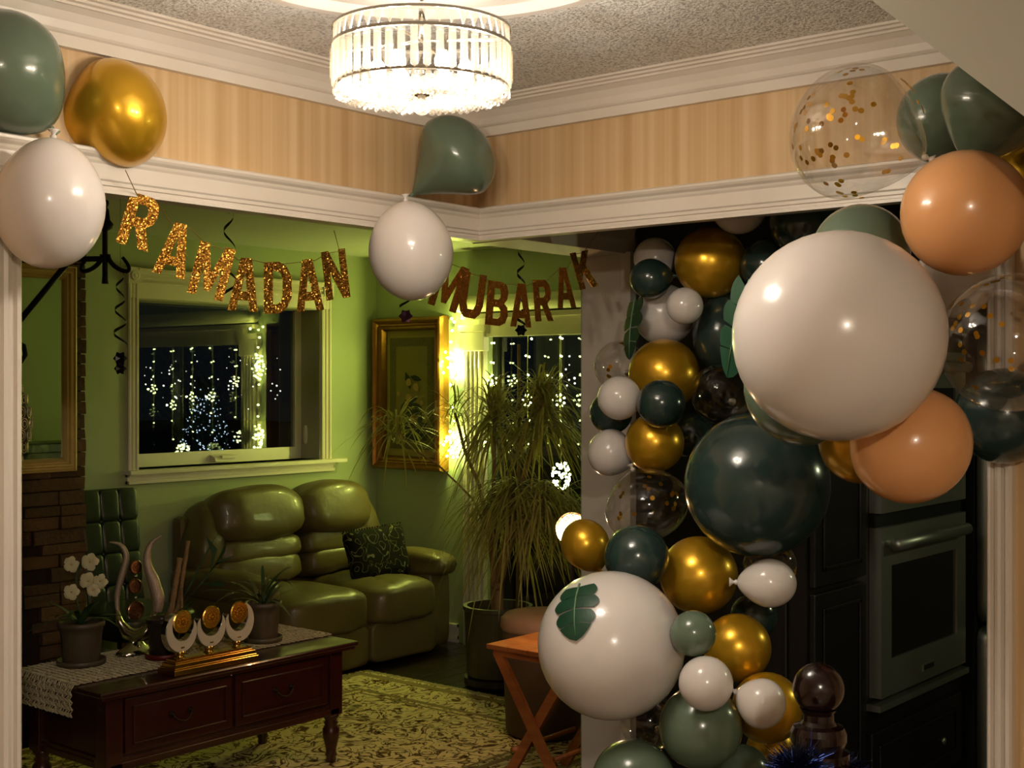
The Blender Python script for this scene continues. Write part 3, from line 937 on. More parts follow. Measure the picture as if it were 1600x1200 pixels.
LEGP = [(0.030, 0.012 - 0.012), (0.020, 0.02), (0.022, 0.03), (0.016, 0.045), (0.020, 0.06), (0.030, 0.10), (0.034, 0.13), (0.030, 0.155), (0.018, 0.170), (0.026, 0.182), (0.026, 0.190), (0.018, 0.20), (0.032, 0.212)]
LEGP = [(0.018, 0.0), (0.021, 0.012), (0.019, 0.024), (0.025, 0.032), (0.020, 0.042), (0.022, 0.06), (0.034, 0.115), (0.034, 0.14), (0.024, 0.158), (0.030, 0.166), (0.022, 0.176), (0.033, 0.192), (0.033, 0.205)]
for x in (bx0 + 0.03, bx1 - 0.03):
    for y in (by0 + 0.03, by1 - 0.03):
        lg = MB().box(x - 0.034, x + 0.034, y - 0.034, y + 0.034, zb - 0.002, tz - 0.034, bevel=0.003).build('corner_post', CHERRY, ct)
        MB().lathe([(r * 1.05, 0.012 + z_) for r, z_ in LEGP], (x, y, 0), 20).build('turned_leg', CHERRY, lg, smooth=True)
half = (bx1 - bx0 - 0.15) / 2
for x in (bx0 + 0.075, bx0 + 0.095 + half - 0.015):
    x1_ = x + half - 0.01
    dw = MB().box(x, x1_, by0 - 0.004, by0 + 0.02, zb + 0.055, tz - 0.048, bevel=0.004).build('drawer', CHERRY, ct)
    m = MB()
    for (a, b_, c, d_) in ((x + .03, x1_ - .03, zb + .085, zb + .092), (x + .03, x1_ - .03, tz - .085, tz - .078), (x + .03, x + .037, zb + .085, tz - .078), (x1_ - .037, x1_ - .03, zb + .085, tz - .078)):
        m.box(a, b_, by0 - 0.010, by0 - 0.003, c, d_, bevel=0.002)
    m.build('bead_moulding', CHERRY, dw)
    xc = (x + x1_) / 2; zc = (zb + tz) / 2 + 0.012
    hd = []
    for k in range(13):
        t = k / 12
        hd.append(Vector((xc - 0.042 + 0.084 * t, by0 - 0.014 - 0.012 * math.sin(math.pi * t), zc - 0.030 * math.sin(math.pi * t) ** 0.6)))
    m = MB().tube(hd, 0.0045, 8)
    m.build('bail_pull', mat('dark_bronze', (58, 44, 34), 0.4, 0.8), dw, smooth=True)
    for s_ in (-0.042, 0.042):
        MB().lathe([(0.013, 0), (0.012, 0.005), (0.005, 0.008), (0.006, 0.016), (0.001, 0.018)], (xc + s_, by0 - 0.004, zc), 14, Matrix.Rotation(R(90), 3, 'X')).build('pull_rosette', MATS['dark_bronze'], dw, smooth=True)

# lace runner: knotted net of its own threads
me = bpy.data.meshes.new('lace_net')
vs, fs = [], []
random.seed(9)
nx, ny = 104, 34
for j in range(ny + 1):
    for i in range(nx + 1):
        u = -0.11 + i / nx * (tx1 - tx0 + 0.11)
        y = 4.19 + (0.40) * j / ny + (0.006 if (i % 2) else -0.006)
        zz = tz + 0.0055
        x = tx0 + u
        if u < 0.004:
            x = tx0 - 0.008 - 0.002 * (i % 2); zz = tz + 0.004 + min(0, (u - 0.004))
        vs.append((x + random.uniform(-.0022, .0022), y + random.uniform(-.0022, .0022), zz + random.uniform(0, .0028)))
for j in range(ny):
    for i in range(nx):
        a = j * (nx + 1) + i
        fs.append((a, a + 1, a + nx + 2, a + nx + 1) if (i + j) % 3 else (a, a + 1, a + nx + 2))
me.from_pydata(vs, [], fs); me.materials.append(LACE)
lace = link('lace_runner', me, (0, 0, 0))
wm = lace.modifiers.new('threads', 'WIREFRAME'); wm.thickness = 0.0058; wm.use_replace = True; wm.use_even_offset = False
tag(lace, 'cream crochet lace runner draped along the coffee table', 'runner')

# --- trophies
t3 = thing('triple_moon_trophy', (3.1, 4.09, tz + 0.002), 'gold trophy of three crescents holding coins at the table edge', 'trophy')
gx0, gx1 = 2.905, 3.300
gy = 4.085
zz = tz + 0.002
m = MB()
for (hw, z0, z1) in ((0.052, 0, 0.020), (0.046, 0.020, 0.026), (0.042, 0.026, 0.040), (0.034, 0.040, 0.046), (0.030, 0.046, 0.054)):
    m.box(gx0 + (0.052 - hw), gx1 - (0.052 - hw), gy - hw, gy + hw, zz + z0, zz + z1, bevel=0.0015)
m.build('stepped_base', GOLDMETAL, t3)
m = MB()
for k in range(40):
    m.ico(Vector((gx0 + 0.025 + (gx1 - gx0 - 0.05) * k / 39, gy - 0.031, zz + 0.053)), 0.0042)
stuff(m.build('beaded_edge', GOLDMETAL, t3))
WHITE_EN = mat('white_enamel', (210, 196, 178), 0.3, coat=0.4)


def crescent(parent, c, R0, horn_l, horn_r, m1, m2):
    """open crescent in the X-Z plane, horns of unequal length"""
    def outline(Ro, off, n=28):
        pts = []
        a0, a1 = R(90 + 60 - horn_l), R(90 - 60 + 360 + horn_r - 0)
        return a0, a1
    a0, a1 = R(180 - horn_l), R(360 + horn_r)
    n = 30
    for mm, th, shr, nm in ((m1, 0.014, 1.0, 'crescent'), (m2, 0.017, 0.80, 'enamel_face')):
        q = MB(); A = []; Bv = []
        outer = []; inner = []
        for k in range(n + 1):
            t = k / n; a = a0 + (a1 - a0) * t
            wv = math.sin(math.pi * t) ** 0.8
            wmax = R0 * 0.66 * shr
            cw = wmax * wv
            mid = R0 * 0.86
            outer.append(Vector((math.cos(a) * (mid + cw * 0.55), 0, math.sin(a) * 1.15 * (mid + cw * 0.55))))
            inner.append(Vector((math.cos(a) * (mid - cw * 0.45), 0, math.sin(a) * 1.15 * (mid - cw * 0.45))))
        f = []; b = []
        for k in range(n + 1):
            f.append((q.bm.verts.new(c + outer[k] + Vector((0, -th, 0))), q.bm.verts.new(c + inner[k] + Vector((0, -th, 0)))))
            b.append((q.bm.verts.new(c + outer[k] + Vector((0, th, 0))), q.bm.verts.new(c + inner[k] + Vector((0, th, 0)))))
        for k in range(n):
            q.bm.faces.new((f[k][0], f[k + 1][0], f[k + 1][1], f[k][1]))
            q.bm.faces.new((b[k][0], b[k][1], b[k + 1][1], b[k + 1][0]))
            q.bm.faces.new((f[k][0], b[k][0], b[k + 1][0], f[k + 1][0]))
            q.bm.faces.new((f[k][1], f[k + 1][1], b[k + 1][1], b[k][1]))
        for k in (0, n):
            q.bm.faces.new((f[k][0], f[k][1], b[k][1], b[k][0]))
        q.build(nm, mm, parent)


def coin(parent, c, r, m):
    rot = Matrix.Rotation(R(90), 3, 'X')
    o = MB().lathe([(r * .98, -0.005), (r, -0.003), (r, 0.003), (r * .9, 0.006), (r * .86, 0.004), (0.0005, 0.004)], c, 28, rot).build('coin', m, parent)
    q = MB()
    for k in range(14):
        a = k / 14 * 6.283
        q.ico(c + Vector((math.cos(a) * r * .5, -0.005, math.sin(a) * r * .5)), r * 0.10)
    for k in range(5):
        a = k / 5 * 6.283
        q.ico(c + Vector((math.cos(a) * r * .2, -0.005, math.sin(a) * r * .2)), r * 0.13)
    stuff(q.build('relief', m, o))


for k, (xc, hl, hr) in enumerate(((2.967, 62, 24), (3.100, 24, 24), (3.232, 24, 66))):
    zc = zz + 0.165
    MB().lathe([(0.024, 0.050), (0.020, 0.056), (0.012, 0.060), (0.019, 0.070), (0.019, 0.078), (0.012, 0.085), (0.020, 0.094), (0.016, 0.100)], (xc, gy, zz), 18).build('stem', GOLDMETAL, t3, smooth=True)
    crescent(t3, Vector((xc, gy, zc)), 0.066, hl, hr, CHROME, WHITE_EN)
    coin(t3, Vector((xc, gy - 0.014, zc + 0.026)), 0.043, GOLDMETAL)

t2 = thing('lyre_trophy', P(212, 1010, 5.2), 'tall lyre shaped trophy with three stacked medallions and curved horns', 'trophy')
tc2 = Vector((2.88, 4.47, tz + 0.005)); D2 = 5.2


def Q(px, py, d=D2):
    return P(px, py, d)


base2 = Q(212, 1015)
MB().lathe([(0.085, 0), (0.088, 0.008), (0.07, 0.022), (0.045, 0.034), (0.03, 0.05), (0.028, 0.062)], (base2.x, base2.y, tz + 0.008), 28, sq=0.6).build('foot', CHROME, t2, smooth=True)
m = MB().tube([Q(182, 950), Q(186, 972), Q(198, 988), Q(212, 994), Q(226, 988), Q(238, 972), Q(243, 950)], [0.008, 0.018, 0.027, 0.03, 0.027, 0.018, 0.008], 12)
m.build('bowl_arc', CHROME, t2, smooth=True)
for nm, pts_, rs in (('horn', [Q(184, 958), Q(183, 930), Q(190, 900), Q(197, 875), Q(195, 860), Q(186, 850), Q(171, 847)], [.008, .012, .014, .013, .011, .008, .003]),
                     ('horn', [Q(246, 956), Q(247, 935), Q(240, 908), Q(231, 885), Q(230, 866), Q(237, 848), Q(252, 837)], [.016, .026, .024, .018, .014, .009, .003])):
    # resample smoothly
    sm = []; rr = []
    for i in range(len(pts_) - 1):
        p0 = pts_[max(i - 1, 0)]; p1 = pts_[i]; p2 = pts_[i + 1]; p3 = pts_[min(i + 2, len(pts_) - 1)]
        for s_ in range(6):
            t = s_ / 6
            sm.append(0.5 * ((2 * p1) + (p2 - p0) * t + (2 * p0 - 5 * p1 + 4 * p2 - p3) * t * t + (3 * p1 - p0 - 3 * p2 + p3) * t ** 3))
            rr.append(rs[i] * (1 - t) + rs[i + 1] * t)
    sm.append(pts_[-1]); rr.append(rs[-1])
    MB().tube(sm, rr, 12).build(nm, HORN, t2, smooth=True)
BRONZEC = mat('rose_bronze', (150, 108, 84), 0.25, 1.0)
for (px, py, rp) in ((212, 886, 11), (211, 916, 12), (212, 954, 15)):
    coin(t2, Q(px, py, 5.185), rp / FPX * 5.2, BRONZEC)
    m = MB()
for py in (900, 934):
    MB().sphere(Q(212, py, 5.19), 0.007, 10, 8).build('link_bead', CHROME, t2, smooth=True)

# ------------------------------------------------------------------ potted plants on the table
POTP = [(0.78, 0.0), (0.80, 0.02), (0.90, 0.70), (0.96, 0.86), (1.02, 0.88), (1.02, 1.0), (0.92, 1.0), (0.90, 0.9), (0.2, 0.9), (0.001, 0.9)]


def pot(parent, c, r, h, m, saucer=None):
    MB().lathe([(r * a, 0.012 + h * b) for a, b in POTP[:8]] + [(r * .85, 0.012 + h * .86)], c, 30).build('pot', m, parent, smooth=True)
    MB().lathe([(r * 0.88, 0.012 + h * .85), (0.002, 0.012 + h * .88)], c, 20).build('soil', SOIL, parent)
    MB().lathe([(r * 0.95, 0.0), (r * 1.05, 0.004), (r * 1.08, 0.022), (r * 1.02, 0.024), (r * 0.98, 0.012), (0.002, 0.012)], c, 30).build('saucer', saucer or m, parent, smooth=True)


def blade(m, base, az, el, L, w, droop, n=7):
    """arching strap leaf"""
    d = Vector((math.cos(az) * math.cos(el), math.sin(az) * math.cos(el), math.sin(el)))
    side = Vector((-math.sin(az), math.cos(az), 0))
    pts_ = []; ws = []
    for k in range(n):
        t = k / (n - 1)
        p = Vector(base) + d * (L * t) + Vector((0, 0, -droop * L * t * t))
        pts_.append(p); ws.append(w * (0.55 + 0.9 * t) * (1 - t) ** 0.6 if t < 1 else 0.0003)
    m.strip(pts_, ws, side)


pot_a = P(127, 1048, 5.0); pot_a.z = tz + 0.008
pl1 = thing('potted_orchid', pot_a, 'white orchid with strap leaves in a clay pot at the table end', 'plant')
pot(pl1, pot_a, 0.086, 0.155, TERRACOTTA)
random.seed(31)
topa = pot_a + Vector((0, 0, 0.15))
for k in range(15):
    m = MB(); blade(m, topa, k * 2.4 + random.uniform(-.3, .3), random.uniform(0.5, 1.2), random.uniform(0.14, 0.27), 0.017, random.uniform(0.35, 0.75), 9)
    m.build('strap_leaf', DARKLEAF, pl1, smooth=True, recalc=False)
for (bx, by, L, dr_) in ((P(60, 925, 5.05), 0, 0, 0),):
    pass
m = MB(); blade(m, topa, math.atan2(*(-RIGHT).yx), 0.75, 0.27, 0.012, 0.75, 9); m.build('strap_leaf', DARKLEAF, pl1, smooth=True, recalc=False)
stem = [topa, P(120, 940, 5.0), P(118, 900, 5.0), P(128, 875, 5.0), P(145, 872, 5.0)]
MB().tube(stem, 0.004, 6).build('flower_stem', DARKLEAF, pl1, smooth=True)
for (px, py, s_) in ((141, 878, 13), (112, 882, 12), (138, 908, 13), (157, 908, 11), (112, 925, 12), (146, 922, 10)):
    c = P(px, py, 4.98 + random.uniform(-.03, .03))
    fl_ = MB().sphere(c, 0.006, 8, 6).build('blossom', PETALC, pl1, smooth=True)
    sr = s_ / FPX * 5
    for k in range(5):
        a = k / 5 * 6.283 + random.uniform(-.2, .2)
        dv = (RIGHT * math.cos(a) + UP * math.sin(a)); sv = (RIGHT * -math.sin(a) + UP * math.cos(a))
        q = MB(); q.strip([c + dv * 0.003 - FWD * 0.004, c + dv * sr * .5 - FWD * .008, c + dv * sr * .85 - FWD * .006, c + dv * sr * 1.1], [0.004, sr * .5, sr * .48, sr * .12], sv)
        q.build('petal', PETAL, fl_, smooth=True, recalc=False)

pot_b = P(256, 1012, 5.12); pot_b.z = tz + 0.008
pl2 = thing('potted_bamboo_stems', pot_b, 'dark pot with cut canes and broad leaves on a red saucer', 'plant')
pot(pl2, pot_b, 0.068, 0.145, mat('dark_glazed_pot', (44, 36, 28), 0.3), mat('red_saucer', (110, 30, 32), 0.4))
topb = pot_b + Vector((0, 0, 0.14))
for (a, b_, r_) in ((P(268, 950, 5.12), P(281, 872, 5.12), .011), (P(278, 950, 5.13), P(294, 845, 5.14), .008), (P(284, 955, 5.1), P(283, 915, 5.08), .006)):
    pts_ = [topb + (a - topb) * 0.2] + [a + (b_ - a) * (k / 8) for k in range(9)]
    MB().tube(pts_, [r_ * (1.12 if k % 2 else 0.95) for k in range(10)], 10).build('cane', BARK, pl2, smooth=True)
for (pts_, w_) in (([P(270, 955, 5.1), P(292, 925, 5.1), P(312, 885, 5.1), P(330, 850, 5.1), P(345, 826, 5.1)], .012),
                   ([P(278, 955, 5.08), P(300, 940, 5.08), P(325, 915, 5.06), P(345, 900, 5.05)], .02),
                   ([P(275, 955, 5.1), P(312, 915, 5.1), P(338, 880, 5.1), P(368, 868, 5.1)], .024),
                   ([P(320, 905, 5.1), P(345, 870, 5.12), P(355, 845, 5.14)], .022),
                   ([P(315, 912, 5.1), P(342, 912, 5.08), P(352, 915, 5.07)], .014),
                   ([P(330, 890, 5.1), P(335, 862, 5.1), P(322, 838, 5.1)], .016)):
    n = len(pts_)
    MB().strip(pts_, [0.003] + [w_ * math.sin(math.pi * (0.25 + 0.7 * k / (n - 1))) for k in range(1, n - 1)] + [0.001], (UP + RIGHT).normalized()).build('broad_leaf', DARKLEAF, pl2, smooth=True, recalc=False)

pot_c = P(411, 996, 5.45); pot_c.z = tz + 0.008
pl3 = thing('potted_bromeliad', pot_c, 'clay pot of arching reddish green leaves beside the crescent trophy', 'plant')
pot(pl3, pot_c, 0.076, 0.155, TERRACOTTA)
topc = pot_c + Vector((0, 0, 0.15))
random.seed(14)
for k in range(22):
    m = MB(); blade(m, topc + Vector((random.uniform(-.02, .02), random.uniform(-.02, .02), 0)), k * 2.4, random.uniform(0.55, 1.25), random.uniform(0.18, 0.36), 0.012, random.uniform(0.3, 0.8), 9)
    m.build('strap_leaf', FERNLEAF if k % 3 else DARKLEAF, pl3, smooth=True, recalc=False)

# ------------------------------------------------------------------ big dracaena in a planter
pg = P(778, 1040, 6.95); pg.z = 0.0
dr_ = thing('dracaena_plant', pg, 'tall drooping dracaena in a dark cylindrical planter by the patio door', 'plant')
MB().lathe([(0.150, 0.05), (0.165, 0.06), (0.176, 0.33), (0.180, 0.40), (0.186, 0.405), (0.186, 0.425), (0.165, 0.425), (0.16, 0.36), (0.004, 0.36)], pg, 36).build('planter', mat('dark_planter', (58, 54, 36), 0.4, vary=(20, 0.2)), dr_, smooth=False)
MB().lathe([(0.002, 0.365), (0.158, 0.362)], pg, 24, cap=False).build('soil', SOIL, dr_)
MB().lathe([(0.165, 0.012), (0.18, 0.016), (0.18, 0.05), (0.155, 0.05)], pg, 36).build('saucer', mat('dark_saucer', (34, 26, 22), 0.4), dr_)
random.seed(17)


def crown(px, py, d, n, L, w, spread=(0.1, 1.35), droop=(0.35, 1.0)):
    c = P(px, py, d); q = MB()
    for k in range(n):
        az = k * 2.399 + random.uniform(-.3, .3)
        el = random.uniform(*spread)
        blade(q, c + Vector((random.uniform(-.03, .03), random.uniform(-.03, .03), random.uniform(-.10, .06))), az, el, L * random.uniform(0.6, 1.1), w, random.uniform(*droop), 8)
    stuff(q.build('foliage_crown', LEAF, dr_, smooth=False, recalc=False))
    return c


for args in ((848, 618, 6.62, 130, 0.42, 0.0085), (845, 650, 6.70, 150, 0.40, 0.008, (-0.3, 0.9), (0.5, 1.2)), (772, 640, 6.75, 110, 0.40, 0.008), (770, 665, 6.8, 90, 0.36, 0.0078, (-0.4, 0.8), (0.5, 1.3)),
             (622, 665, 7.0, 75, 0.40, 0.0075, (0.0, 1.2), (0.4, 1.1)), (710, 640, 6.95, 46, 0.36, 0.005), (800, 765, 6.7, 170, 0.42, 0.0078, (-0.5, 0.7), (0.5, 1.4)),
             (850, 770, 6.6, 150, 0.40, 0.0075, (-0.5, 0.7), (0.4, 1.3)), (770, 775, 6.85, 90, 0.36, 0.0055, (-0.4, 0.8), (0.5, 1.3)), (885, 780, 6.7, 70, 0.34, 0.0055, (-0.3, 0.7), (0.4, 1.2))):
    crown(*args)


def trunk(pts_, rs):
    sm = []; rr = []
    for i in range(len(pts_) - 1):
        for s_ in range(4):
            t = s_ / 4; sm.append(pts_[i].lerp(pts_[i + 1], t)); rr.append(rs[i] * (1 - t) + rs[i + 1] * t)
    sm.append(pts_[-1]); rr.append(rs[-1])
    sm = [p + Vector(noise.noise_vector(p * 6)) * 0.008 for p in sm]
    MB().tube(sm, rr, 9).build('trunk', BARK, dr_, smooth=True)


g0 = Vector((pg.x, pg.y, 0.36))
trunk([g0, P(778, 915, 6.93), P(790, 850, 6.85), P(812, 760, 6.75), P(838, 690, 6.68), P(848, 625, 6.62)], [.030, .026, .017, .013, .012, .010])
trunk([g0 + Vector((.02, .03, 0)), P(772, 920, 6.95), P(768, 850, 6.9), P(772, 760, 6.85), P(772, 650, 6.76)], [.026, .022, .014, .012, .010])
trunk([P(774, 915, 6.94), P(768, 880, 6.93), P(764, 840, 6.93), P(740, 780, 6.97), P(690, 730, 7.0), P(640, 700, 7.0), P(622, 670, 7.0)], [.016, .010, .008, .006, .005, .005, .005])
trunk([P(764, 840, 6.93), P(750, 760, 6.95), P(725, 700, 6.96), P(711, 645, 6.95)], [.012, .010, .009, .008])
trunk([P(782, 910, 6.9), P(800, 850, 6.82), P(800, 770, 6.72)], [.016, .011, .010])
MB().sphere(P(777, 915, 6.9), 0.030, 12, 8, (1, 1, .8)).build('trunk_knot', BARK, dr_, smooth=True)
MB().tube([Vector((pg.x + 0.09, pg.y - 0.02, 0.36)), P(808, 960, 6.9), P(811, 760, 6.85), P(811, 538, 6.8)], 0.0085, 8).build('support_stake', STICK, dr_, smooth=True)

# pinkish drum pouf
dp = P(852, 1100, 5.95); dp.z = 0.0
dm = thing('round_pouf', dp, 'tall pinkish brown round pouf between planter and tray table', 'pouf')
MB().lathe([(0.165, 0.013), (0.180, 0.03), (0.196, 0.45), (0.198, 0.50)], dp, 36).build('body', mat('drum_body', (86, 66, 54), 0.7), dm, smooth=True)
MB().lathe([(0.199, 0.485), (0.206, 0.50), (0.203, 0.535), (0.18, 0.556), (0.11, 0.568), (0.002, 0.572)], dp, 36).build('cushion_top', DRUM_M, dm, smooth=True)

# ------------------------------------------------------------------ folding tray table and globe lamp
tt = thing('folding_tray_table', (4.08, 3.15, 0), 'small orange oak folding table with crossed legs beside the partition', 'table')
ux0, ux1, uy0, uy1, uz = 3.857, 4.33, 2.93, 3.339, 0.585
for k in range(4):
    y0 = uy0 + k * (uy1 - uy0) / 4
    MB().box(ux0, ux1, y0 + 0.0008, y0 + (uy1 - uy0) / 4 - 0.0008, uz - 0.018, uz, bevel=0.002).build('top_board', OAK, tt)
MB().box(ux0 + 0.02, ux0 + 0.05, uy0 + 0.02, uy1 - 0.02, uz - 0.045, uz - 0.018).box(ux1 - 0.05, ux1 - 0.02, uy0 + 0.02, uy1 - 0.02, uz - 0.045, uz - 0.018).build('cleat', OAK, tt)
for x in (ux0 + 0.025, ux1 - 0.045):
    for s_ in (1, -1):
        ya, yb = (uy1 - 0.03, uy0 + 0.03) if s_ > 0 else (uy0 + 0.03, uy1 - 0.03)
        xo = x if s_ > 0 else x + 0.024
        q = MB(); dv = Vector((0, yb - ya, -(uz - 0.04))).normalized(); nv = Vector((0, dv.z, -dv.y)) * 0.020
        a = Vector((xo, ya, uz - 0.03)); b_ = Vector((xo, yb, 0.014))
        q.poly([a - nv, a + nv, b_ + nv, b_ - nv], (0.02, 0, 0)); q.build('leg', OAK, tt)
for yv in (uy0 + 0.10, uy1 - 0.10):
    MB().tube([Vector((ux0 + 0.04, yv, 0.18)), Vector((ux1 - 0.03, yv, 0.18))], 0.010, 10).build('stretcher', OAK, tt, smooth=True)

gl = thing('globe_lamp', (4.10, 3.10, uz), 'glowing woven globe lamp behind the orange lit balloon', 'lamp')
gcn = Vector((4.10, 3.10, 1.031))
MB().lathe([(0.07, 0), (0.072, 0.012), (0.02, 0.022), (0.009, 0.04), (0.009, 0.36), (0.02, 0.375), (0.03, 0.385)], (4.10, 3.10, uz), 20).build('stand', BLACKIRON, gl, smooth=True)
MB().sphere(gcn, 0.058, 24, 16).build('globe', GLOBE_GLOW, gl, smooth=True)
m = MB(); random.seed(8)
for k in range(14):
    ax = Vector((random.gauss(0, 1), random.gauss(0, 1), random.gauss(0, 1))).normalized()
    u_ = ax.orthogonal().normalized(); v_ = ax.cross(u_)
    m.tube([gcn + (u_ * math.cos(t / 24 * 6.283) + v_ * math.sin(t / 24 * 6.283)) * 0.064 for t in range(25)], 0.0016, 4)
stuff(m.build('woven_shell', mat('pale_twine', (220, 190, 140), 0.7), gl))
point_light('globe_light', gcn + Vector((-0.075, 0.035, -0.03)), 6.0, (1.0, 0.60, 0.28), 0.015, gl)

# ------------------------------------------------------------------ light strings in the patio door
sx_p = XP - 0.10
def strand(label_, pts_, drops, w, big=()):
    c = Vector(pts_[0])
    s = thing('light_string', c, label_, 'string lights')
    MB().tube(pts_, 0.0022, 5).build('wire', WIRE, s)
    q = MB()
    for (p, r_) in drops:
        q.ico(p, r_, 2)
    stuff(q.build('bulbs', BULB_GREEN, s, smooth=True))
    for (p, e, sz) in w:
        point_light('string_glow', p, e * STRING_W, LIGHT_GREEN, sz, s)
    return s


random.seed(23)


def flower(c, r, n=7, br=0.007):
    out = [(c, br)]
    for k in range(n):
        a = k / n * 6.283
        out.append((c + Vector((random.uniform(-.01, .01), math.cos(a) * r, math.sin(a) * r * 1.1)), br))
    return out


XS = XP - 0.062
cz = [2.02, 1.985, 1.93, 1.86, 1.80, 1.77, 1.74, 1.71, 1.68, 1.65, 1.60, 1.44, 1.38, 1.29, 1.26, 1.23, 1.20, 1.17]
dro = []
for z_ in cz:
    dense = 1.62 < z_ < 1.82 or z_ < 1.33
    for k in range(6 if dense else 1):
        dro.append((Vector((XS + random.uniform(-.02, .02), 5.415 + random.gauss(0, .032 if dense else .012), z_ + random.uniform(-.02, .02))), random.uniform(0.006, 0.0095) if dense else 0.008))
strand('brightest light string cascading beside the framed picture', [Vector((XS, 5.36, 2.06)), Vector((XS, 5.41, 1.9)), Vector((XS, 5.40, 1.6)), Vector((XS, 5.40, 1.15))], dro,
       [(Vector((XP - 0.076, 5.43, 1.72)), 6.0, 0.008), (Vector((XP - 0.076, 5.43, 1.24)), 5.0, 0.008), (Vector((XP - 0.10, 5.37, 1.99)), 1.2, 0.006)])
labs = ['light string with flower pendant nearest the fluted casing', 'light string hanging between the bamboo stake and the door edge', 'light string hanging closest to the partition wall',
        'light string behind the partition, fourth from the casing', 'light string behind the partition, fifth from the casing', 'light string at the far end of the patio door']
for k, y_ in enumerate((5.12, 4.845, 4.605, 4.36, 4.12, 3.85)):
    dro = []
    x_ = XP - 0.03
    zj = random.uniform(-0.04, 0.03)
    for z_ in (1.86 + zj * 0.5, 1.745 + zj, 1.63 + zj * 1.4):
        for j in range(2):
            dro.append((Vector((x_, y_ + random.gauss(0, .012), z_ + random.gauss(0, .004))), 0.0055))
    zf = [1.62, 1.505, 1.505, 1.44, 1.56, 1.38][k]
    dro += flower(Vector((x_, y_, zf)), 0.030, 7, 0.0065)
    for z_ in (zf - 0.12, zf - 0.26):
        dro.append((Vector((x_, y_ + random.gauss(0, .01), z_)), 0.006))
    if k in (0, 3, 5):
        dro += flower(Vector((x_, y_ + 0.03, zf - 0.4)), 0.035, 8, 0.0065)
    strand(labs[k], [Vector((x_, y_, 1.90)), Vector((x_, y_ + 0.004, 1.7)), Vector((x_, y_, zf - 0.28))], dro, [(Vector((x_ - 0.05, y_, zf)), 0.45, 0.006)])
# wire ball of lights
bc = onX(877, 743, XP - 0.08)
ob = thing('light_ball', bc - Vector((0, 0, 0.08)), 'glowing ball of tangled lights hanging by the patio door', 'string lights')
q = MB()
for k in range(60):
    v = Vector((random.gauss(0, 1), random.gauss(0, 1), random.gauss(0, 1))).normalized()
    q.ico(bc + Vector((v.x * .05, v.y * .05, v.z * .078)), 0.0085, 1)
stuff(q.build('bulbs', BULB_GREEN, ob, smooth=True))
MB().tube([bc + Vector((0, 0, 0.07)), Vector((bc.x, bc.y, 1.9))], 0.0015, 5).build('cord', WIRE, ob)

# ------------------------------------------------------------------ kitchen: tall cabinets, oven, fridge
KY = 1.93
kc = thing('tall_oven_cabinet', (4.4, KY, 0), 'espresso tall kitchen cabinet housing the wall ovens', 'cabinet')
kx0, kx1 = 3.78, 5.10
m = MB().box(kx0, kx1, KY, 2.58, 0.10, LCZ - 0.04).box(kx0 + 0.03, kx1, KY + 0.05, 2.58, 0, 0.1)
m.build('carcass', ESPRESSO, kc)
MB().box(kx0 - 0.014, kx0, KY + 0.06, 2.53, 0.15, 1.0, bevel=0.006).build('side_panel', ESPRESSO, kc)
MB().box(kx0 - 0.014, kx0, KY + 0.06, 2.53, 1.05, 2.25, bevel=0.006).build('side_panel', ESPRESSO, kc)


def panel_door(parent, x0, x1, z0, z1, y=KY, knob=None):
    d = MB().box(x0, x1, y - 0.022, y, z0, z1, bevel=0.004).build('door', ESPRESSO, parent)
    q = MB()
    for (a, b_, c, e) in ((x0 + .05, x1 - .05, z0 + .05, z0 + .065), (x0 + .05, x1 - .05, z1 - .065, z1 - .05), (x0 + .05, x0 + .065, z0 + .05, z1 - .05), (x1 - .065, x1 - .05, z0 + .05, z1 - .05)):
        q.box(a, b_, y - 0.030, y - 0.022, c, e, bevel=0.003)
    q.build('panel_bead', ESPRESSO, d)
    if knob:
        MB().lathe([(0.006, 0), (0.006, 0.014), (0.015, 0.020), (0.014, 0.028), (0.001, 0.031)], (knob[0], y - 0.022, knob[1]), 16, Matrix.Rotation(R(90), 3, 'X')).build('knob', STEEL, d, smooth=True)
    return d


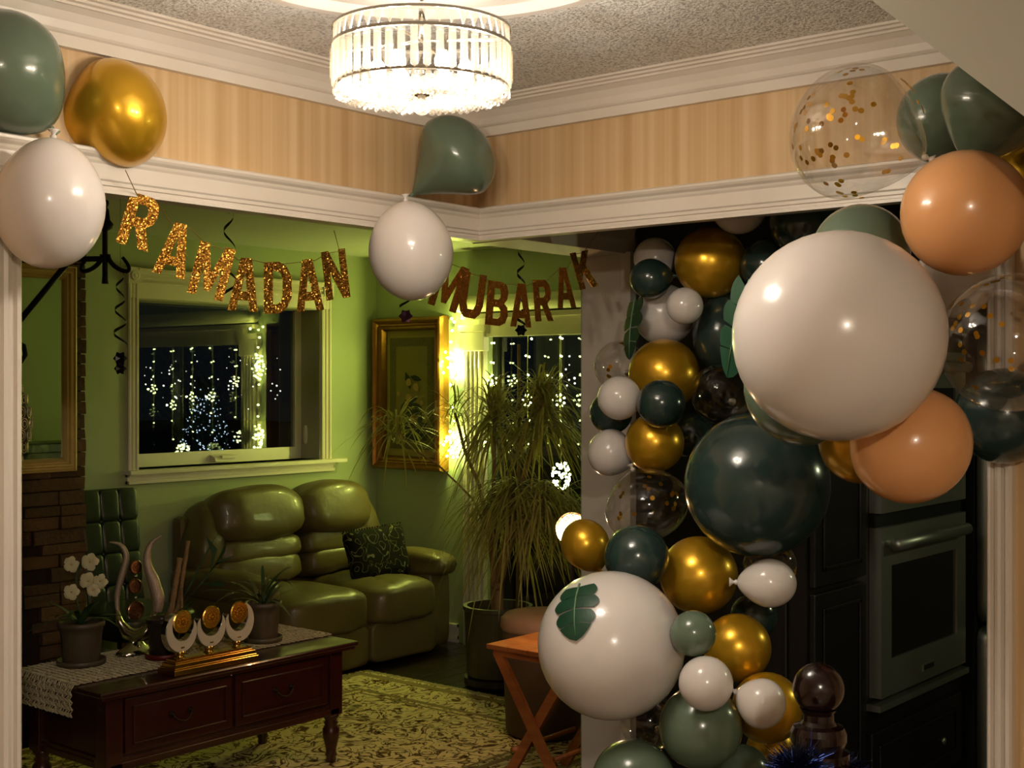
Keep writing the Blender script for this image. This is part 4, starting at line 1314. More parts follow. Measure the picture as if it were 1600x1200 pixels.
panel_door(kc, 3.80, 4.18, 0.95, 2.3); panel_door(kc, 3.80, 4.18, 0.12, 0.93)
ox0, ox1 = 4.245, 5.02
panel_door(kc, ox0 - 0.02, ox1 + 0.02, 0.13, 0.40, knob=(4.80, 0.26))
panel_door(kc, ox0 - 0.02, ox1 + 0.02, 1.78, 2.3)
ov = thing('built_in_oven', (4.63, KY, 0.49), 'stainless steel double wall oven in the dark kitchen cabinet', 'oven')
oy = KY - 0.045
for nm, z0, z1, win_ in (('oven_door', 0.52, 1.105, True), ('upper_oven_door', 1.155, 1.72, True)):
    d = MB()
    wx0, wx1, wz0, wz1 = ox0 + 0.085, ox1 - 0.085, z0 + 0.125, z1 - 0.135
    for (a, b_, c, e) in ((ox0, ox1, z0, wz0), (ox0, ox1, wz1, z1), (ox0, wx0, wz0, wz1), (wx1, ox1, wz0, wz1)):
        d.box(a, b_, oy, KY - 0.001, c, e)
    dd = d.build(nm, STEEL, ov)
    MB().box(wx0, wx1, oy + 0.008, KY - 0.002, wz0, wz1).build('door_glass', BLACKGLASS, dd)
    hz = z1 - 0.055
    m = MB().tube([Vector((ox0 + 0.03, oy - 0.040, hz)), Vector((ox1 - 0.09, oy - 0.040, hz))], 0.022, 14)
    for x in (ox0 + 0.05, ox1 - 0.11):
        m.tube([Vector((x, oy, hz)), Vector((x, oy - 0.040, hz))], 0.014, 10)
    m.build('handle', STEEL, dd, smooth=True)
    if nm == 'oven_door':
        bd = MB().box(4.60, 4.70, oy - 0.004, oy, z0 + 0.035, z0 + 0.062).build('badge', STEEL, dd)
        MB().box(4.606, 4.694, oy - 0.005, oy - 0.004, z0 + 0.040, z0 + 0.057).build('badge_inlay', RUBBER_BLACK, bd)
MB().box(ox0, ox1, oy + 0.02, KY, 1.105, 1.155).build('vent_gap', RUBBER_BLACK, ov)
MB().box(ox0 - 0.02, ox1 + 0.02, oy - 0.006, KY, 0.478, 0.50).build('bottom_trim', STEEL, ov)

fr = thing('refrigerator', (5.5, 1.9, 0), 'stainless refrigerator edge at the right of the ovens', 'refrigerator')
fY = KY - 0.055
frx0, frx1 = 5.115, 5.95
MB().box(frx0, frx1, fY + 0.01, 2.56, 0.02, 1.80).build('cabinet', RUBBER_BLACK, fr)
for nm, z0, z1 in (('fridge_door', 0.655, 1.80), ('freezer_drawer', 0.05, 0.640)):
    a = MB().puff(((frx0 + frx1) / 2, fY - 0.022, (z0 + z1) / 2), ((frx1 - frx0) / 2, 0.034, (z1 - z0) / 2), 0.12, 0.25, nu=48, nv=16)
    d = a.build(nm, STEEL, fr, smooth=True)
    MB().tube([Vector((frx0 + 0.33, fY - 0.085, z1 - 0.1)), Vector((frx0 + (0.33 if nm == 'fridge_door' else 0.75), fY - 0.085, z0 + 0.1 if nm == 'fridge_door' else z1 - 0.1))], 0.013, 10).build('handle', STEEL, d, smooth=True)

# kitchen pendant lamp further along the kitchen, reflected in the steel
kl = thing('kitchen_pendant', (4.6, 0.2, LCZ), 'small green glass pendant lamp in the kitchen', 'lamp')
MB().tube([Vector((4.6, 0.2, LCZ)), Vector((4.6, 0.2, 1.95))], 0.004, 6).build('cord', RUBBER_BLACK, kl)
MB().lathe([(0.02, 0.12), (0.05, 0.10), (0.10, 0.0), (0.096, 0.0), (0.046, 0.095)], (4.6, 0.2, 1.84), 24, cap=False).build('shade', mat('green_glass_shade', (90, 110, 40), 0.2, trans=0.6), kl, smooth=True)
MB().sphere(Vector((4.6, 0.2, 1.87)), 0.028, 12, 8).build('bulb', BULB_GREEN, kl, smooth=True)
point_light('pendant_light', Vector((4.6, 0.2, 1.82)), 15.0, (0.9, 0.95, 0.55), 0.03, kl)

# ------------------------------------------------------------------ newel post with tinsel
nw = P(1279, 1076, 2.40); nx_, ny_ = nw.x, nw.y
np_ = thing('newel_post', (nx_, ny_, 0), 'glossy mahogany stair newel post with ball finial', 'newel post')
MB().sphere(nw, 0.047, 28, 18).build('ball_finial', MAHOGANY, np_, smooth=True)
zt = nw.z
MB().lathe([(0.056, zt - 0.128), (0.056, zt - 0.114), (0.044, zt - 0.109), (0.047, zt - 0.104), (0.051, zt - 0.094), (0.051, zt - 0.080), (0.046, zt - 0.069), (0.033, zt - 0.065), (0.028, zt - 0.058), (0.028, zt - 0.046), (0.034, zt - 0.036)], (nx_, ny_, 0), 44).build('turned_collar', MAHOGANY, np_)
MB().box(nx_ - 0.042, nx_ + 0.042, ny_ - 0.042, ny_ + 0.042, 0, zt - 0.128, bevel=0.004).build('square_shaft', MAHOGANY, np_)
random.seed(41)
q = MB()
tuft = P(1248, 1200, 2.27)
for k in range(1500):                                   # bushy end of the garland in front of the post
    v = Vector((random.gauss(0, 1), random.gauss(0, 1), random.gauss(0, 1))).normalized()
    c = tuft + v * random.uniform(0.004, 0.034)
    q.strip([c, c + (v + Vector((random.gauss(0, .3), random.gauss(0, .3), random.gauss(0, .3)))) * random.uniform(0.012, 0.030)], [0.0009, 0.0006], v.orthogonal().normalized())
for k in range(2000):                                   # the turn round the shaft below it
    a = random.uniform(0, 6.283)
    v = Vector((math.cos(a), math.sin(a), 0))
    c = Vector((nx_, ny_, tuft.z - 0.05 + random.uniform(-.02, .02))) + v * 0.064
    v = (v + Vector((random.gauss(0, .6), random.gauss(0, .6), random.gauss(0, .8)))).normalized()
    q.strip([c, c + v * random.uniform(0.015, 0.032)], [0.0009, 0.0006], v.orthogonal().normalized())
tg = tag(q.build('tinsel_garland', TINSEL, recalc=False), 'blue tinsel garland wrapped round the newel post', 'garland')
stuff(tg)

# ------------------------------------------------------------------ crystal chandelier
ch = thing('crystal_chandelier', (MC.x, MC.y, 2.10), 'round drum chandelier of hanging crystal prisms and beads', 'chandelier')
cx, cy = MC.x, MC.y
RC = 0.170
MB().lathe([(0.05, CZ - 0.052), (0.055, CZ - 0.06), (0.05, CZ - 0.075), (0.008, CZ - 0.08)], (cx, cy, 0), 24).build('canopy', CHROME, ch, smooth=True)
MB().tube([(cx, cy, CZ - 0.07), (cx, cy, 2.262)], 0.006, 8).build('rod', CHROME, ch, smooth=True)


def ring(z, r, th, nm):
    q = MB()
    q.lathe([(r - th, z - th), (r + th, z - th), (r + th, z + th), (r - th, z + th), (r - th, z - th)], (cx, cy, 0), 64, cap=False)
    return q.build(nm, CHROME, ch)


ring(2.283, RC, 0.0025, 'top_ring'); ring(2.250, RC, 0.003, 'middle_ring'); ring(2.172, RC - 0.004, 0.0025, 'bottom_ring')
m = MB()
for k in range(4):
    a = k * math.pi / 2 + 0.4
    m.tube([(cx, cy, 2.262), (cx + math.cos(a) * RC, cy + math.sin(a) * RC, 2.252)], 0.003, 6)
m.build('spokes', CHROME, ch)
N = 46
pm = MB()
hw, hh, dp_ = 0.0068, 0.072, 0.0045
pm.poly([Vector((-hw, 0, 0.006)), Vector((-hw, 0, hh)), Vector((0, 0, hh + 0.006)), Vector((hw, 0, hh)), Vector((hw, 0, 0.006)), Vector((0, 0, 0))], (0, dp_, 0))
pm.poly([Vector((-hw * .55, -0.003, 0.010)), Vector((-hw * .55, -0.003, hh - .006)), Vector((hw * .55, -0.003, hh - .006)), Vector((hw * .55, -0.003, 0.010))], (0, 0.003, 0))
pme = bpy.data.meshes.new('prism'); bmesh.ops.recalc_face_normals(pm.bm, faces=pm.bm.faces); pm.bm.to_mesh(pme); pm.bm.free(); pme.materials.append(CRYSTAL)
tm = MB()
tm.poly([Vector((-0.0105, 0, 0.030)), Vector((0.0105, 0, 0.030)), Vector((0, 0.0, 0.002))], (0, 0.004, 0))
tme = bpy.data.meshes.new('triangle'); bmesh.ops.recalc_face_normals(tm.bm, faces=tm.bm.faces); tm.bm.to_mesh(tme); tm.bm.free(); tme.materials.append(CRYSTAL)
for k in range(N):
    a = k / N * 2 * math.pi
    rq = Quaternion((0, 0, 1), a + math.pi / 2)
    link('prism', pme, (cx + math.cos(a) * (RC + 0.003), cy + math.sin(a) * (RC + 0.003), 2.172), ch, rot=rq)
    link('triangle_crystal', tme, (cx + math.cos(a) * RC, cy + math.sin(a) * RC, 2.251), ch, rot=rq)
random.seed(2)
bead = MB()
for j, rr in enumerate((0.166, 0.152, 0.138, 0.124, 0.110, 0.096, 0.082, 0.068, 0.054, 0.040, 0.026)):
    n = max(6, int(rr * 2 * math.pi / 0.0145))
    for k in range(n):
        a = (k + 0.5 * (j % 2)) / n * 2 * math.pi
        bead.ico(Vector((cx + math.cos(a) * rr, cy + math.sin(a) * rr, 2.160 - 0.004 * (j % 2) + random.uniform(-.003, .003))), 0.0066)
stuff(bead.build('bead_lattice', BEADC, ch))
MB().lathe([(0.004, 2.165), (0.016, 2.160), (0.016, 2.156), (0.006, 2.153)], (cx, cy, 0), 16).build('finial_cap', CHROME, ch, smooth=True)
MB().sphere(Vector((cx, cy, 2.136)), 0.0175, 20, 14).build('ball_drop', mat_clear('crystal_ball', (0.98, 0.95, 0.9), (0.2, 0.5), 0.1, ((1.0, 0.92, 0.8), 0.12)), ch, smooth=True)
for k in range(6):
    a = k / 6 * 6.283 + 0.2
    p = Vector((cx + math.cos(a) * 0.085, cy + math.sin(a) * 0.085, 2.205))
    b_ = MB().sphere(p, 0.016, 14, 10, (1, 1, 1.25)).build('bulb', BULB_WARM, ch, smooth=True)
    MB().lathe([(0.008, 0.02), (0.008, 0.05)], p, 10).build('socket', CHROME, b_)
    b_.visible_shadow = True
    point_light('bulb_light', p + Vector((math.cos(a) * 0.03, math.sin(a) * 0.03, 0.0)), CHANDELIER_W, LIGHT_WARM, 0.012, ch)
BULB_WARM.cycles.emission_sampling = 'NONE'

# hall ceiling lamp above and behind the photographer
hl = thing('hall_ceiling_lamp', (-0.55, -0.85, CZ), 'frosted drum ceiling lamp in the hall behind the photographer', 'lamp')
MB().lathe([(0.09, 0.0), (0.10, -0.02), (0.03, -0.03), (0.012, -0.05), (0.012, -0.12)], (-0.55, -0.85, CZ), 24).build('canopy', CHROME, hl, smooth=True)
MB().lathe([(0.14, -0.10), (0.14, 0.0), (0.136, 0.0), (0.136, -0.10)], (-0.55, -0.85, CZ - 0.12), 32, cap=False).build('shade', mat_clear('frosted_shade', (0.9, 0.86, 0.8), (0.05, 0.1), 0.3, ((1.0, 0.93, 0.82), 0.5)), hl, smooth=True)
MB().sphere(Vector((-0.55, -0.85, CZ - 0.15)), 0.03, 12, 8).build('bulb', BULB_WARM, hl, smooth=True)
point_light('hall_light', Vector((-0.55, -0.85, CZ - 0.215)), HALL_W, LIGHT_HALL, 0.05, hl)

# ------------------------------------------------------------------ wrought iron chandelier and lantern at far left
ic = Vector(P(0, 432, 4.75))
ir = thing('iron_chandelier', (ic.x, ic.y, 1.7), 'black wrought iron chandelier with scrolls partly behind the left balloons', 'chandelier')
m = MB().tube([Vector((ic.x, ic.y, LCZ)), Vector((ic.x, ic.y, 1.74))], 0.011, 10); m.build('rod', BLACKIRON, ir, smooth=True)
MB().sphere(Vector((ic.x, ic.y, 1.74)), 0.03, 14, 10).build('hub', BLACKIRON, ir, smooth=True)
post = P(174, 400, 4.7)
for k in range(2):
    dv = Vector((post.x - ic.x, post.y - ic.y, 0)).normalized()
    dv = Matrix.Rotation(k * math.pi, 3, 'Z') @ dv
    sv = Vector((-dv.y, dv.x, 0))
    MB().tube([ic + Vector((0, 0, 0.06)), ic + dv * 0.39 + Vector((0, 0, 0.06))], 0.010, 8).build('arm', BLACKIRON, ir, smooth=True)
    MB().tube([Vector((ic.x, ic.y, 1.745)), ic + dv * 0.27 + Vector((0, 0, 0.06))], 0.011, 8).build('brace', BLACKIRON, ir, smooth=True)
    b = ic + dv * 0.40
    MB().lathe([(0.012, -0.03), (0.010, 0.0), (0.010, 0.16), (0.026, 0.17), (0.030, 0.185), (0.018, 0.20), (0.014, 0.235), (0.008, 0.245), (0.014, 0.258), (0.013, 0.268), (0.002, 0.275)], b, 14).build('finial_post', BLACKIRON, ir, smooth=True)
    cm = RIGHT if k == 0 else dv
    for s_ in (-1, 1):
        pts_ = []
        for t in range(26):
            u = t / 25; a = R(90) + u * R(250)
            r_ = 0.050 * (1 - 0.55 * u)
            pts_.append(b + cm * s_ * (0.052 - math.cos(a - R(90)) * 0.042 * (1 - 0.25 * u)) + Vector((0, 0, 0.075 - math.sin((a - R(90)) * 0.72) * 0.055 - 0.01 * u)))
        MB().tube(pts_, [0.009 * (1 - 0.3 * t / 25) for t in range(26)], 8).build('scroll', BLACKIRON, ir, smooth=True)
# hook with curl
hp = [Vector((ic.x, ic.y, 1.735)), P(8, 538, 4.72), P(24, 533, 4.7), P(37, 541, 4.7), P(40, 554, 4.7), P(33, 566, 4.7), P(22, 566, 4.7)]
MB().tube(hp, [.009, .009, .010, .010, .009, .007, .004], 8).build('hook', BLACKIRON, ir, smooth=True)
lc = P(12, 662, 4.7)
ln = thing('hanging_lantern', lc - Vector((0, 0, 0.19)), 'pierced pewter drop lantern hanging beside the left casing', 'lantern')
lz = [(0.003, -0.19), (0.02, -0.17), (0.05, -0.12), (0.076, -0.05), (0.082, 0.0), (0.076, 0.05), (0.055, 0.11), (0.025, 0.155), (0.008, 0.17)]
MB().lathe(lz, lc, 28).build('shell', mat('dark_pewter', (64, 56, 44), 0.4, 0.5), ln, smooth=True)
m = MB()
for (hz, rr) in ((-0.125, .047), (-0.085, .066), (-0.042, .078), (0.0, .082), (0.042, .078), (0.085, .065), (0.12, .048)):
    nk = int(rr / 0.0058)
    for k in range(nk):
        a = k / nk * 6.283
        nrm = Vector((math.cos(a), math.sin(a), 0))
        cc = lc + nrm * (rr + 0.002) + Vector((0, 0, hz))
        sv = Vector((-math.sin(a), math.cos(a), 0))
        for rad in (0.0155, 0.0085):
            m.tube([cc + sv * math.cos(t / 12 * 6.283) * rad + UP * math.sin(t / 12 * 6.283) * rad * 1.3 for t in range(13)], 0.0016, 4)
stuff(m.build('filigree_rings', PEWTER, ln))
m = MB().tube([lc + Vector((0, 0, 0.165)), P(24, 566, 4.7)], 0.002, 5); m.build('chain', BLACKIRON, ln)

# ------------------------------------------------------------------ letter banners
GLYPH = {
    'A': [[(0, 0), (.27, 0), (.33, .2), (.67, .2), (.73, 0), (1, 0), (.68, 1), (.32, 1)], [(.40, .37), (.60, .37), (.5, .74)]],
    'R': [[(0, 0), (.32, 0), (.32, .38), (.42, .38), (.68, 0), (1, 0), (.72, .42), (.90, .52), (.97, .70), (.90, .88), (.70, 1), (0, 1)], [(.32, .57), (.54, .57), (.65, .64), (.65, .75), (.54, .82), (.32, .82)]],
    'M': [[(0, 0), (.24, 0), (.24, .60), (.42, .12), (.58, .12), (.76, .60), (.76, 0), (1, 0), (1, 1), (.73, 1), (.5, .46), (.27, 1), (0, 1)]],
    'D': [[(0, 0), (.55, 0), (.82, .09), (1, .30), (1, .70), (.82, .91), (.55, 1), (0, 1)], [(.32, .18), (.50, .18), (.62, .23), (.68, .35), (.68, .65), (.62, .77), (.50, .82), (.32, .82)]],
    'N': [[(0, 0), (.28, 0), (.28, .55), (.70, 0), (1, 0), (1, 1), (.72, 1), (.72, .45), (.30, 1), (0, 1)]],
    'U': [[(0, .30), (.08, .12), (.28, 0), (.72, 0), (.92, .12), (1, .30), (1, 1), (.70, 1), (.70, .32), (.62, .20), (.38, .20), (.30, .32), (.30, 1), (0, 1)]],
    'B': [[(0, 0), (.65, 0), (.90, .08), (1, .25), (.95, .43), (.80, .52), (.92, .62), (.95, .78), (.85, .94), (.62, 1), (0, 1)], [(.32, .16), (.56, .16), (.66, .22), (.66, .35), (.56, .42), (.32, .42)], [(.32, .59), (.53, .59), (.62, .65), (.62, .77), (.53, .84), (.32, .84)]],
    'K': [[(0, 0), (.30, 0), (.30, .30), (.40, .42), (.66, 0), (1, 0), (.62, .62), (.98, 1), (.64, 1), (.30, .62), (.30, 1), (0, 1)]],
}


def letter(parent, chr_, tc_, bc_, wpx, d, yaw):
    """card letter: top centre and bottom centre in the picture, width in px, depth, yaw about its upright"""
    T, B = P(*tc_, d), P(*bc_, d)
    cu = bpy.data.curves.new('letter_outline', 'CURVE'); cu.dimensions = '2D'; cu.fill_mode = 'BOTH'; cu.extrude = 0.0009
    for sp in GLYPH[chr_]:
        s = cu.splines.new('POLY'); s.points.add(len(sp) - 1); s.use_cyclic_u = True
        for k, (u, v) in enumerate(sp):
            s.points[k].co = (u - 0.5, v, 0, 1)
    ob = bpy.data.objects.new('tmp', cu); COL.objects.link(ob)
    dg = bpy.context.evaluated_depsgraph_get()
    me = bpy.data.meshes.new_from_object(ob.evaluated_get(dg))
    bpy.data.objects.remove(ob); bpy.data.curves.remove(cu)
    V = (T - B); H = V.length
    V.normalize()
    U = (RIGHT - V * RIGHT.dot(V)).normalized()
    U = Matrix.Rotation(yaw, 3, V) @ U
    Nn = U.cross(V)
    w = wpx / FPX * d / max(0.6, math.cos(yaw))
    for v in me.vertices:
        v.co = U * (v.co.x * w) + V * (v.co.y * H) + Nn * v.co.z
    me.materials.clear(); me.materials.append(GLITTER)
    me.name = 'letter'
    o = link('letter', me, B, parent)
    return T, B, U


RAM = [('R', (231, 307), (206, 386), 50, 3.05), ('A', (283, 349), (263, 431), 50, 3.16), ('M', (341, 383), (320, 464), 56, 3.27), ('A', (385, 403), (379, 486), 50, 3.38), ('D', (434, 409), (434, 490), 46, 3.49), ('A', (480, 405), (485, 486), 46, 3.60), ('N', (520, 391), (529, 467), 40, 3.70)]
MUB = [('M', (712, 412), (690, 482), 44, 4.12), ('U', (743, 427), (733, 497), 36, 4.14), ('B', (780, 440), (775, 509), 34, 4.16), ('A', (815, 443), (814, 511), 33, 4.17), ('R', (846, 437), (851, 502), 29, 4.18), ('A', (879, 418), (886, 481), 30, 4.19), ('K', (905, 393), (921, 450), 32, 4.20)]
for word, lst, lab, ends, yaws in (
        ('RAMADAN', RAM, 'glittery gold letter banner reading RAMADAN under the left header', (P(196, 266, 2.94), P(522, 360, 3.72)), [0.25, 0.2, 0.12, -0.25, -0.35, -0.4, -0.45]),
        ('MUBARAK', MUB, 'bronze looking letter banner reading MUBARAK near the partition', (P(640, 330, 4.16), P(941, 352, 4.22)), [0.75] * 7)):
    bn = thing('letter_banner', P(lst[3][1][0], lst[3][1][1], lst[3][4]), lab, 'banner')
    sp = [ends[0]]
    for (c_, t_, b_, w_, d_), yw in zip(lst, yaws):
        T, B, U = letter(bn, c_, t_, b_, w_, d_, yw)
        hw = w_ / FPX * d_ * 0.3
        dn = (B - T).normalized() * 0.006
        sp += [T + dn - U * hw, T + dn + U * hw]
    sp.append(ends[1])
    MB().tube(sp, 0.0011, 5).build('string', mat('gold_thread', (120, 90, 40), 0.6), bn)

# ------------------------------------------------------------------ hanging foil swirls
def swirl(label_, px, y0, y1, d, rad, turns, m, orn=None):
    a = P(px, y0, d); b = P(px, y1, d)
    s = thing('foil_swirl', b, label_, 'streamer', 'foil swirls hung from the ceiling')
    q = MB(); n = 60
    L = []
    for k in range(n + 1):
        t = k / n; an = t * turns * 6.283 + px
        c = a.lerp(b, t); r_ = rad * (0.5 + 0.5 * t)
        rd = RIGHT * math.cos(an) + FWD * math.sin(an)
        L.append((q.bm.verts.new(c + rd * r_), q.bm.verts.new(c + rd * r_ * 1.05 + Vector((0, 0, 0.004 + 0.010 * abs(math.sin(an * 0.5)))))))
    for k in range(n):
        q.bm.faces.new((L[k][0], L[k + 1][0], L[k + 1][1], L[k][1]))
    q.build('spiral_ribbon', m, s, smooth=True, recalc=False)
    MB().tube([Vector((a.x, a.y, LCZ)), a], 0.0007, 4).build('thread', RUBBER_BLACK, s)
    if orn:
        for (dy, r_, mm) in orn:
            c = P(px, y1 + dy, d)
            o = MB()
            for k in range(6):
                an = k / 6 * 6.283
                dv = RIGHT * math.cos(an) + UP * math.sin(an); sv = RIGHT * -math.sin(an) + UP * math.cos(an)
                o.strip([c, c + dv * r_ * .6 - FWD * .006, c + dv * r_], [.003, r_ * .4, .001], sv)
            stuff(o.build('foil_rosette', mm, s, recalc=False))
    return s


swirl('open black swirl above the letters M and A of the first banner', 358, 335, 470, 4.6, 0.030, 2.6, BLACKFOIL)
swirl('long black swirl with dark rosettes beside the window casing', 188, 428, 540, 5.4, 0.028, 3.1, BLACKFOIL, ((20, 0.03, BLACKFOIL), (36, 0.026, BLACKFOIL)))
swirl('swirl with a purple rosette above the framed picture', 634, 430, 482, 6.4, 0.03, 1.6, BLACKFOIL, ((12, 0.035, PURPLEFOIL),))
swirl('black swirl behind the letter A of the second banner', 814, 398, 512, 4.7, 0.022, 3.4, BLACKFOIL, ((4, 0.022, BLACKFOIL),))

# ------------------------------------------------------------------ balloons
# label, kind, px, py, rx, ry, depth, knot direction in the picture (dx, dy up) or None = pointing away, taper
BAL = [
    ('sage balloon at the far upper left beside the gold one', 'sage', 8, 118, 95, 104, 2.86, (0.8, -0.9), .16),
    ('gold chrome balloon of the left trio above the first banner', 'gold', 172, 180, 86, 85, 2.92, (-1.0, -0.32), .30),
    ('white balloon hanging over the left casing', 'white', 78, 318, 84, 102, 2.74, (0.05, 1.0), .05),
    ('teardrop sage balloon hung in the header corner', 'sage', 700, 256, 66, 76, 3.72, (-0.72, -0.62), .60),
    ('white balloon hanging below the teardrop one in the header corner', 'white', 642, 392, 66, 78, 3.58, (-0.1, 1.0), .05),
    ('large clear balloon with gold confetti under the crown moulding', 'clear', 1342, 210, 106, 107, 2.66, (1.0, -0.4), .22),
    ('sage balloon just behind the right rim of the upper confetti balloon', 'sage', 1474, 186, 62, 80, 2.90, None, .1),
    ('sage balloon cut off by the stair soffit', 'sage', 1552, 172, 88, 84, 2.72, (-0.5, -1.0), .25),
    ('upper peach balloon at the right edge', 'peach', 1508, 333, 99, 97, 2.56, None, .1),
    ('giant white balloon, largest of the right cluster', 'white', 1310, 525, 167, 162, 2.44, None, .06),
    ('sage balloon peeking over the giant white balloon', 'sage', 1345, 395, 76, 76, 2.80, None, .1),
    ('sage balloon peeking below left of the giant white balloon', 'sage', 1256, 604, 93, 93, 2.78, None, .1),
    ('clear confetti balloon at the right edge below the peach one', 'clear', 1578, 536, 110, 110, 2.70, None, .1),
    ('white balloon squeezed behind the right confetti balloon', 'white', 1492, 436, 62, 60, 2.98, None, .1),
    ('dark green balloon above the right casing', 'deep', 1568, 650, 76, 74, 2.92, None, .1),
    ('lower peach balloon hanging over the oven', 'peach', 1419, 690, 94, 97, 2.62, (-0.6, 0.8), .12),
    ('gold balloon tucked behind the lower peach balloon', 'gold', 1346, 690, 66, 66, 2.82, None, .1),
    ('gold balloon at the right edge behind the upper peach one', 'gold', 1612, 275, 56, 56, 2.84, None, .1),
    ('dark green balloon in shadow just under the right header', 'deep', 1255, 350, 58, 46, 3.78, None, .1),
    ('dark green balloon left of the giant white balloon top', 'deep', 1200, 415, 40, 46, 3.85, None, .1),
    ('white balloon half hidden by the right header', 'white', 1155, 322, 46, 42, 3.85, None, .1),
    ('white balloon highest beside the partition', 'white', 1023, 404, 32, 34, 4.10, None, .1),
    ('small dark green balloon at the head of the garland column', 'deep', 1018, 435, 34, 31, 3.98, (0.9, 0.1), .08),
    ('gold balloon topmost of the garland column', 'gold', 1110, 410, 55, 57, 3.92, None, .1),
    ('white balloon behind two small ones below the top', 'white', 1038, 492, 50, 46, 4.12, None, .1),
    ('small white balloon below the topmost gold one', 'white', 1070, 478, 29, 29, 3.88, None, .06),
    ('oval dark green balloon under the topmost gold one', 'deep', 1128, 520, 46, 63, 3.98, (0, 1), .1),
    ('small confetti balloon against the partition wall', 'clear', 968, 572, 38, 42, 4.18, None, .1),
    ('gold balloon second from the top of the column', 'gold', 1038, 585, 57, 55, 4.00, None, .1),
    ('small white balloon left of the second gold one', 'white', 968, 622, 34, 35, 3.84, None, .06),
    ('small dark green balloon in front of the second gold one', 'deep', 1033, 631, 38, 38, 3.80, None, .06),
    ('dark green balloon behind a white one at the partition', 'deep', 955, 645, 34, 33, 4.00, None, .1),
    ('gold balloon third from the top of the column', 'gold', 1023, 692, 47, 46, 3.92, None, .1),
    ('white balloon left of the third gold one', 'white', 956, 708, 38, 37, 3.95, (1, -0.3), .14),
    ('empty clear balloon in the shade beside the giant white one', 'clear0', 1128, 615, 48, 50, 3.95, None, .1),
    ('dark green balloon hidden behind the third gold one', 'deep', 1082, 682, 30, 42, 4.02, None, .1),
    ('clear confetti balloon above the small dark green one', 'clear', 1010, 788, 68, 57, 3.78, (-0.4, 1), .1),
    ('giant dark green balloon in the middle of the column', 'deep', 1183, 757, 114, 112, 3.28, None, .06),
    ('gold balloon lit orange by the globe lamp', 'gold', 916, 853, 37, 44, 3.72, (0.5, -0.9), .12),
    ('dark green balloon resting on the big white leaf balloon', 'deep', 995, 871, 52, 50, 3.34, None, .08),
    ('gold balloon fourth from the top, below the giant green one', 'gold', 1092, 899, 60, 62, 3.44, None, .1),
    ('egg shaped white balloon right of the fourth gold one', 'white', 1198, 911, 46, 38, 3.22, (-1, 0), .16),
    ('clear balloon behind the egg shaped white one', 'clear', 1203, 884, 42, 42, 3.40, None, .1),
    ('big white balloon with a monstera leaf at the bottom', 'white', 955, 1008, 117, 113, 3.20, None, .06),
    ('small sage balloon right of the big white leaf balloon', 'sage', 1083, 990, 35, 37, 3.10, None, .06),
    ('gold balloon fifth from the top', 'gold', 1152, 1012, 45, 61, 3.26, None, .1),
    ('dark green balloon in shadow right of the fifth gold one', 'deep', 1178, 962, 33, 40, 3.50, None, .1),
    ('small white balloon above the lower green one', 'white', 1103, 1068, 43, 42, 3.02, None, .08),
    ('green balloon low in the column', 'sage', 1095, 1137, 64, 66, 3.20, None, .08),
    ('small white balloon in front of a gold one near the newel', 'white', 1188, 1098, 41, 38, 3.00, (-1, 0.4), .12),
    ('gold balloon next to the newel ball', 'gold', 1199, 1106, 50, 60, 3.22, None, .1),
    ('green balloon cut by the bottom edge under the big white one', 'sage', 990, 1222, 76, 56, 3.16, None, .08),
    ('clear balloon between the big white and low green balloons', 'clear0', 1014, 1128, 46, 44, 3.34, None, .1),
    ('green balloon cut by the bottom edge beside the tinsel', 'sage', 1160, 1212, 50, 46, 3.28, None, .08),
    ('gold balloon lowest, above the tinsel', 'gold', 1206, 1172, 40, 40, 3.40, None, .1),
]
KM = {'white': WHITE_L, 'sage': SAGE_L, 'deep': DEEP_L, 'peach': PEACH_L, 'gold': GOLD_L, 'clear': CLEARFILM, 'clear0': CLEARFILM}

# let neighbours rest against each other: slide them along the line of sight until they only touch
deps = [b[6] for b in BAL]
for it in range(220):
    for i in range(len(BAL)):
        for j in range(i + 1, len(BAL)):
            a, b = BAL[i], BAL[j]
            pi, pj = P(a[2], a[3], deps[i]), P(b[2], b[3], deps[j])
            ri = (a[4] + a[5]) / 2 / FPX * deps[i]; rj = (b[4] + b[5]) / 2 / FPX * deps[j]
            gap = (pi - pj).length - 0.985 * (ri + rj)
            if gap < 0:
                s = 1 if a[6] > b[6] else -1
                st = min(0.02, -gap * 0.35 + 0.002)
                deps[i] = min(max(deps[i] + s * st, a[6] - 0.22), a[6] + 0.22); deps[j] = min(max(deps[j] - s * st, b[6] - 0.22), b[6] + 0.22)
BPOS = {}


def confetti_disc_mesh():
    q = MB(); q.lathe([(0.0060, -0.0003), (0.0060, 0.0003)], (0, 0, 0), 12)
    me = bpy.data.meshes.new('confetti_disc'); q.bm.to_mesh(me); q.bm.free(); me.materials.append(CONFETTI)
    return me


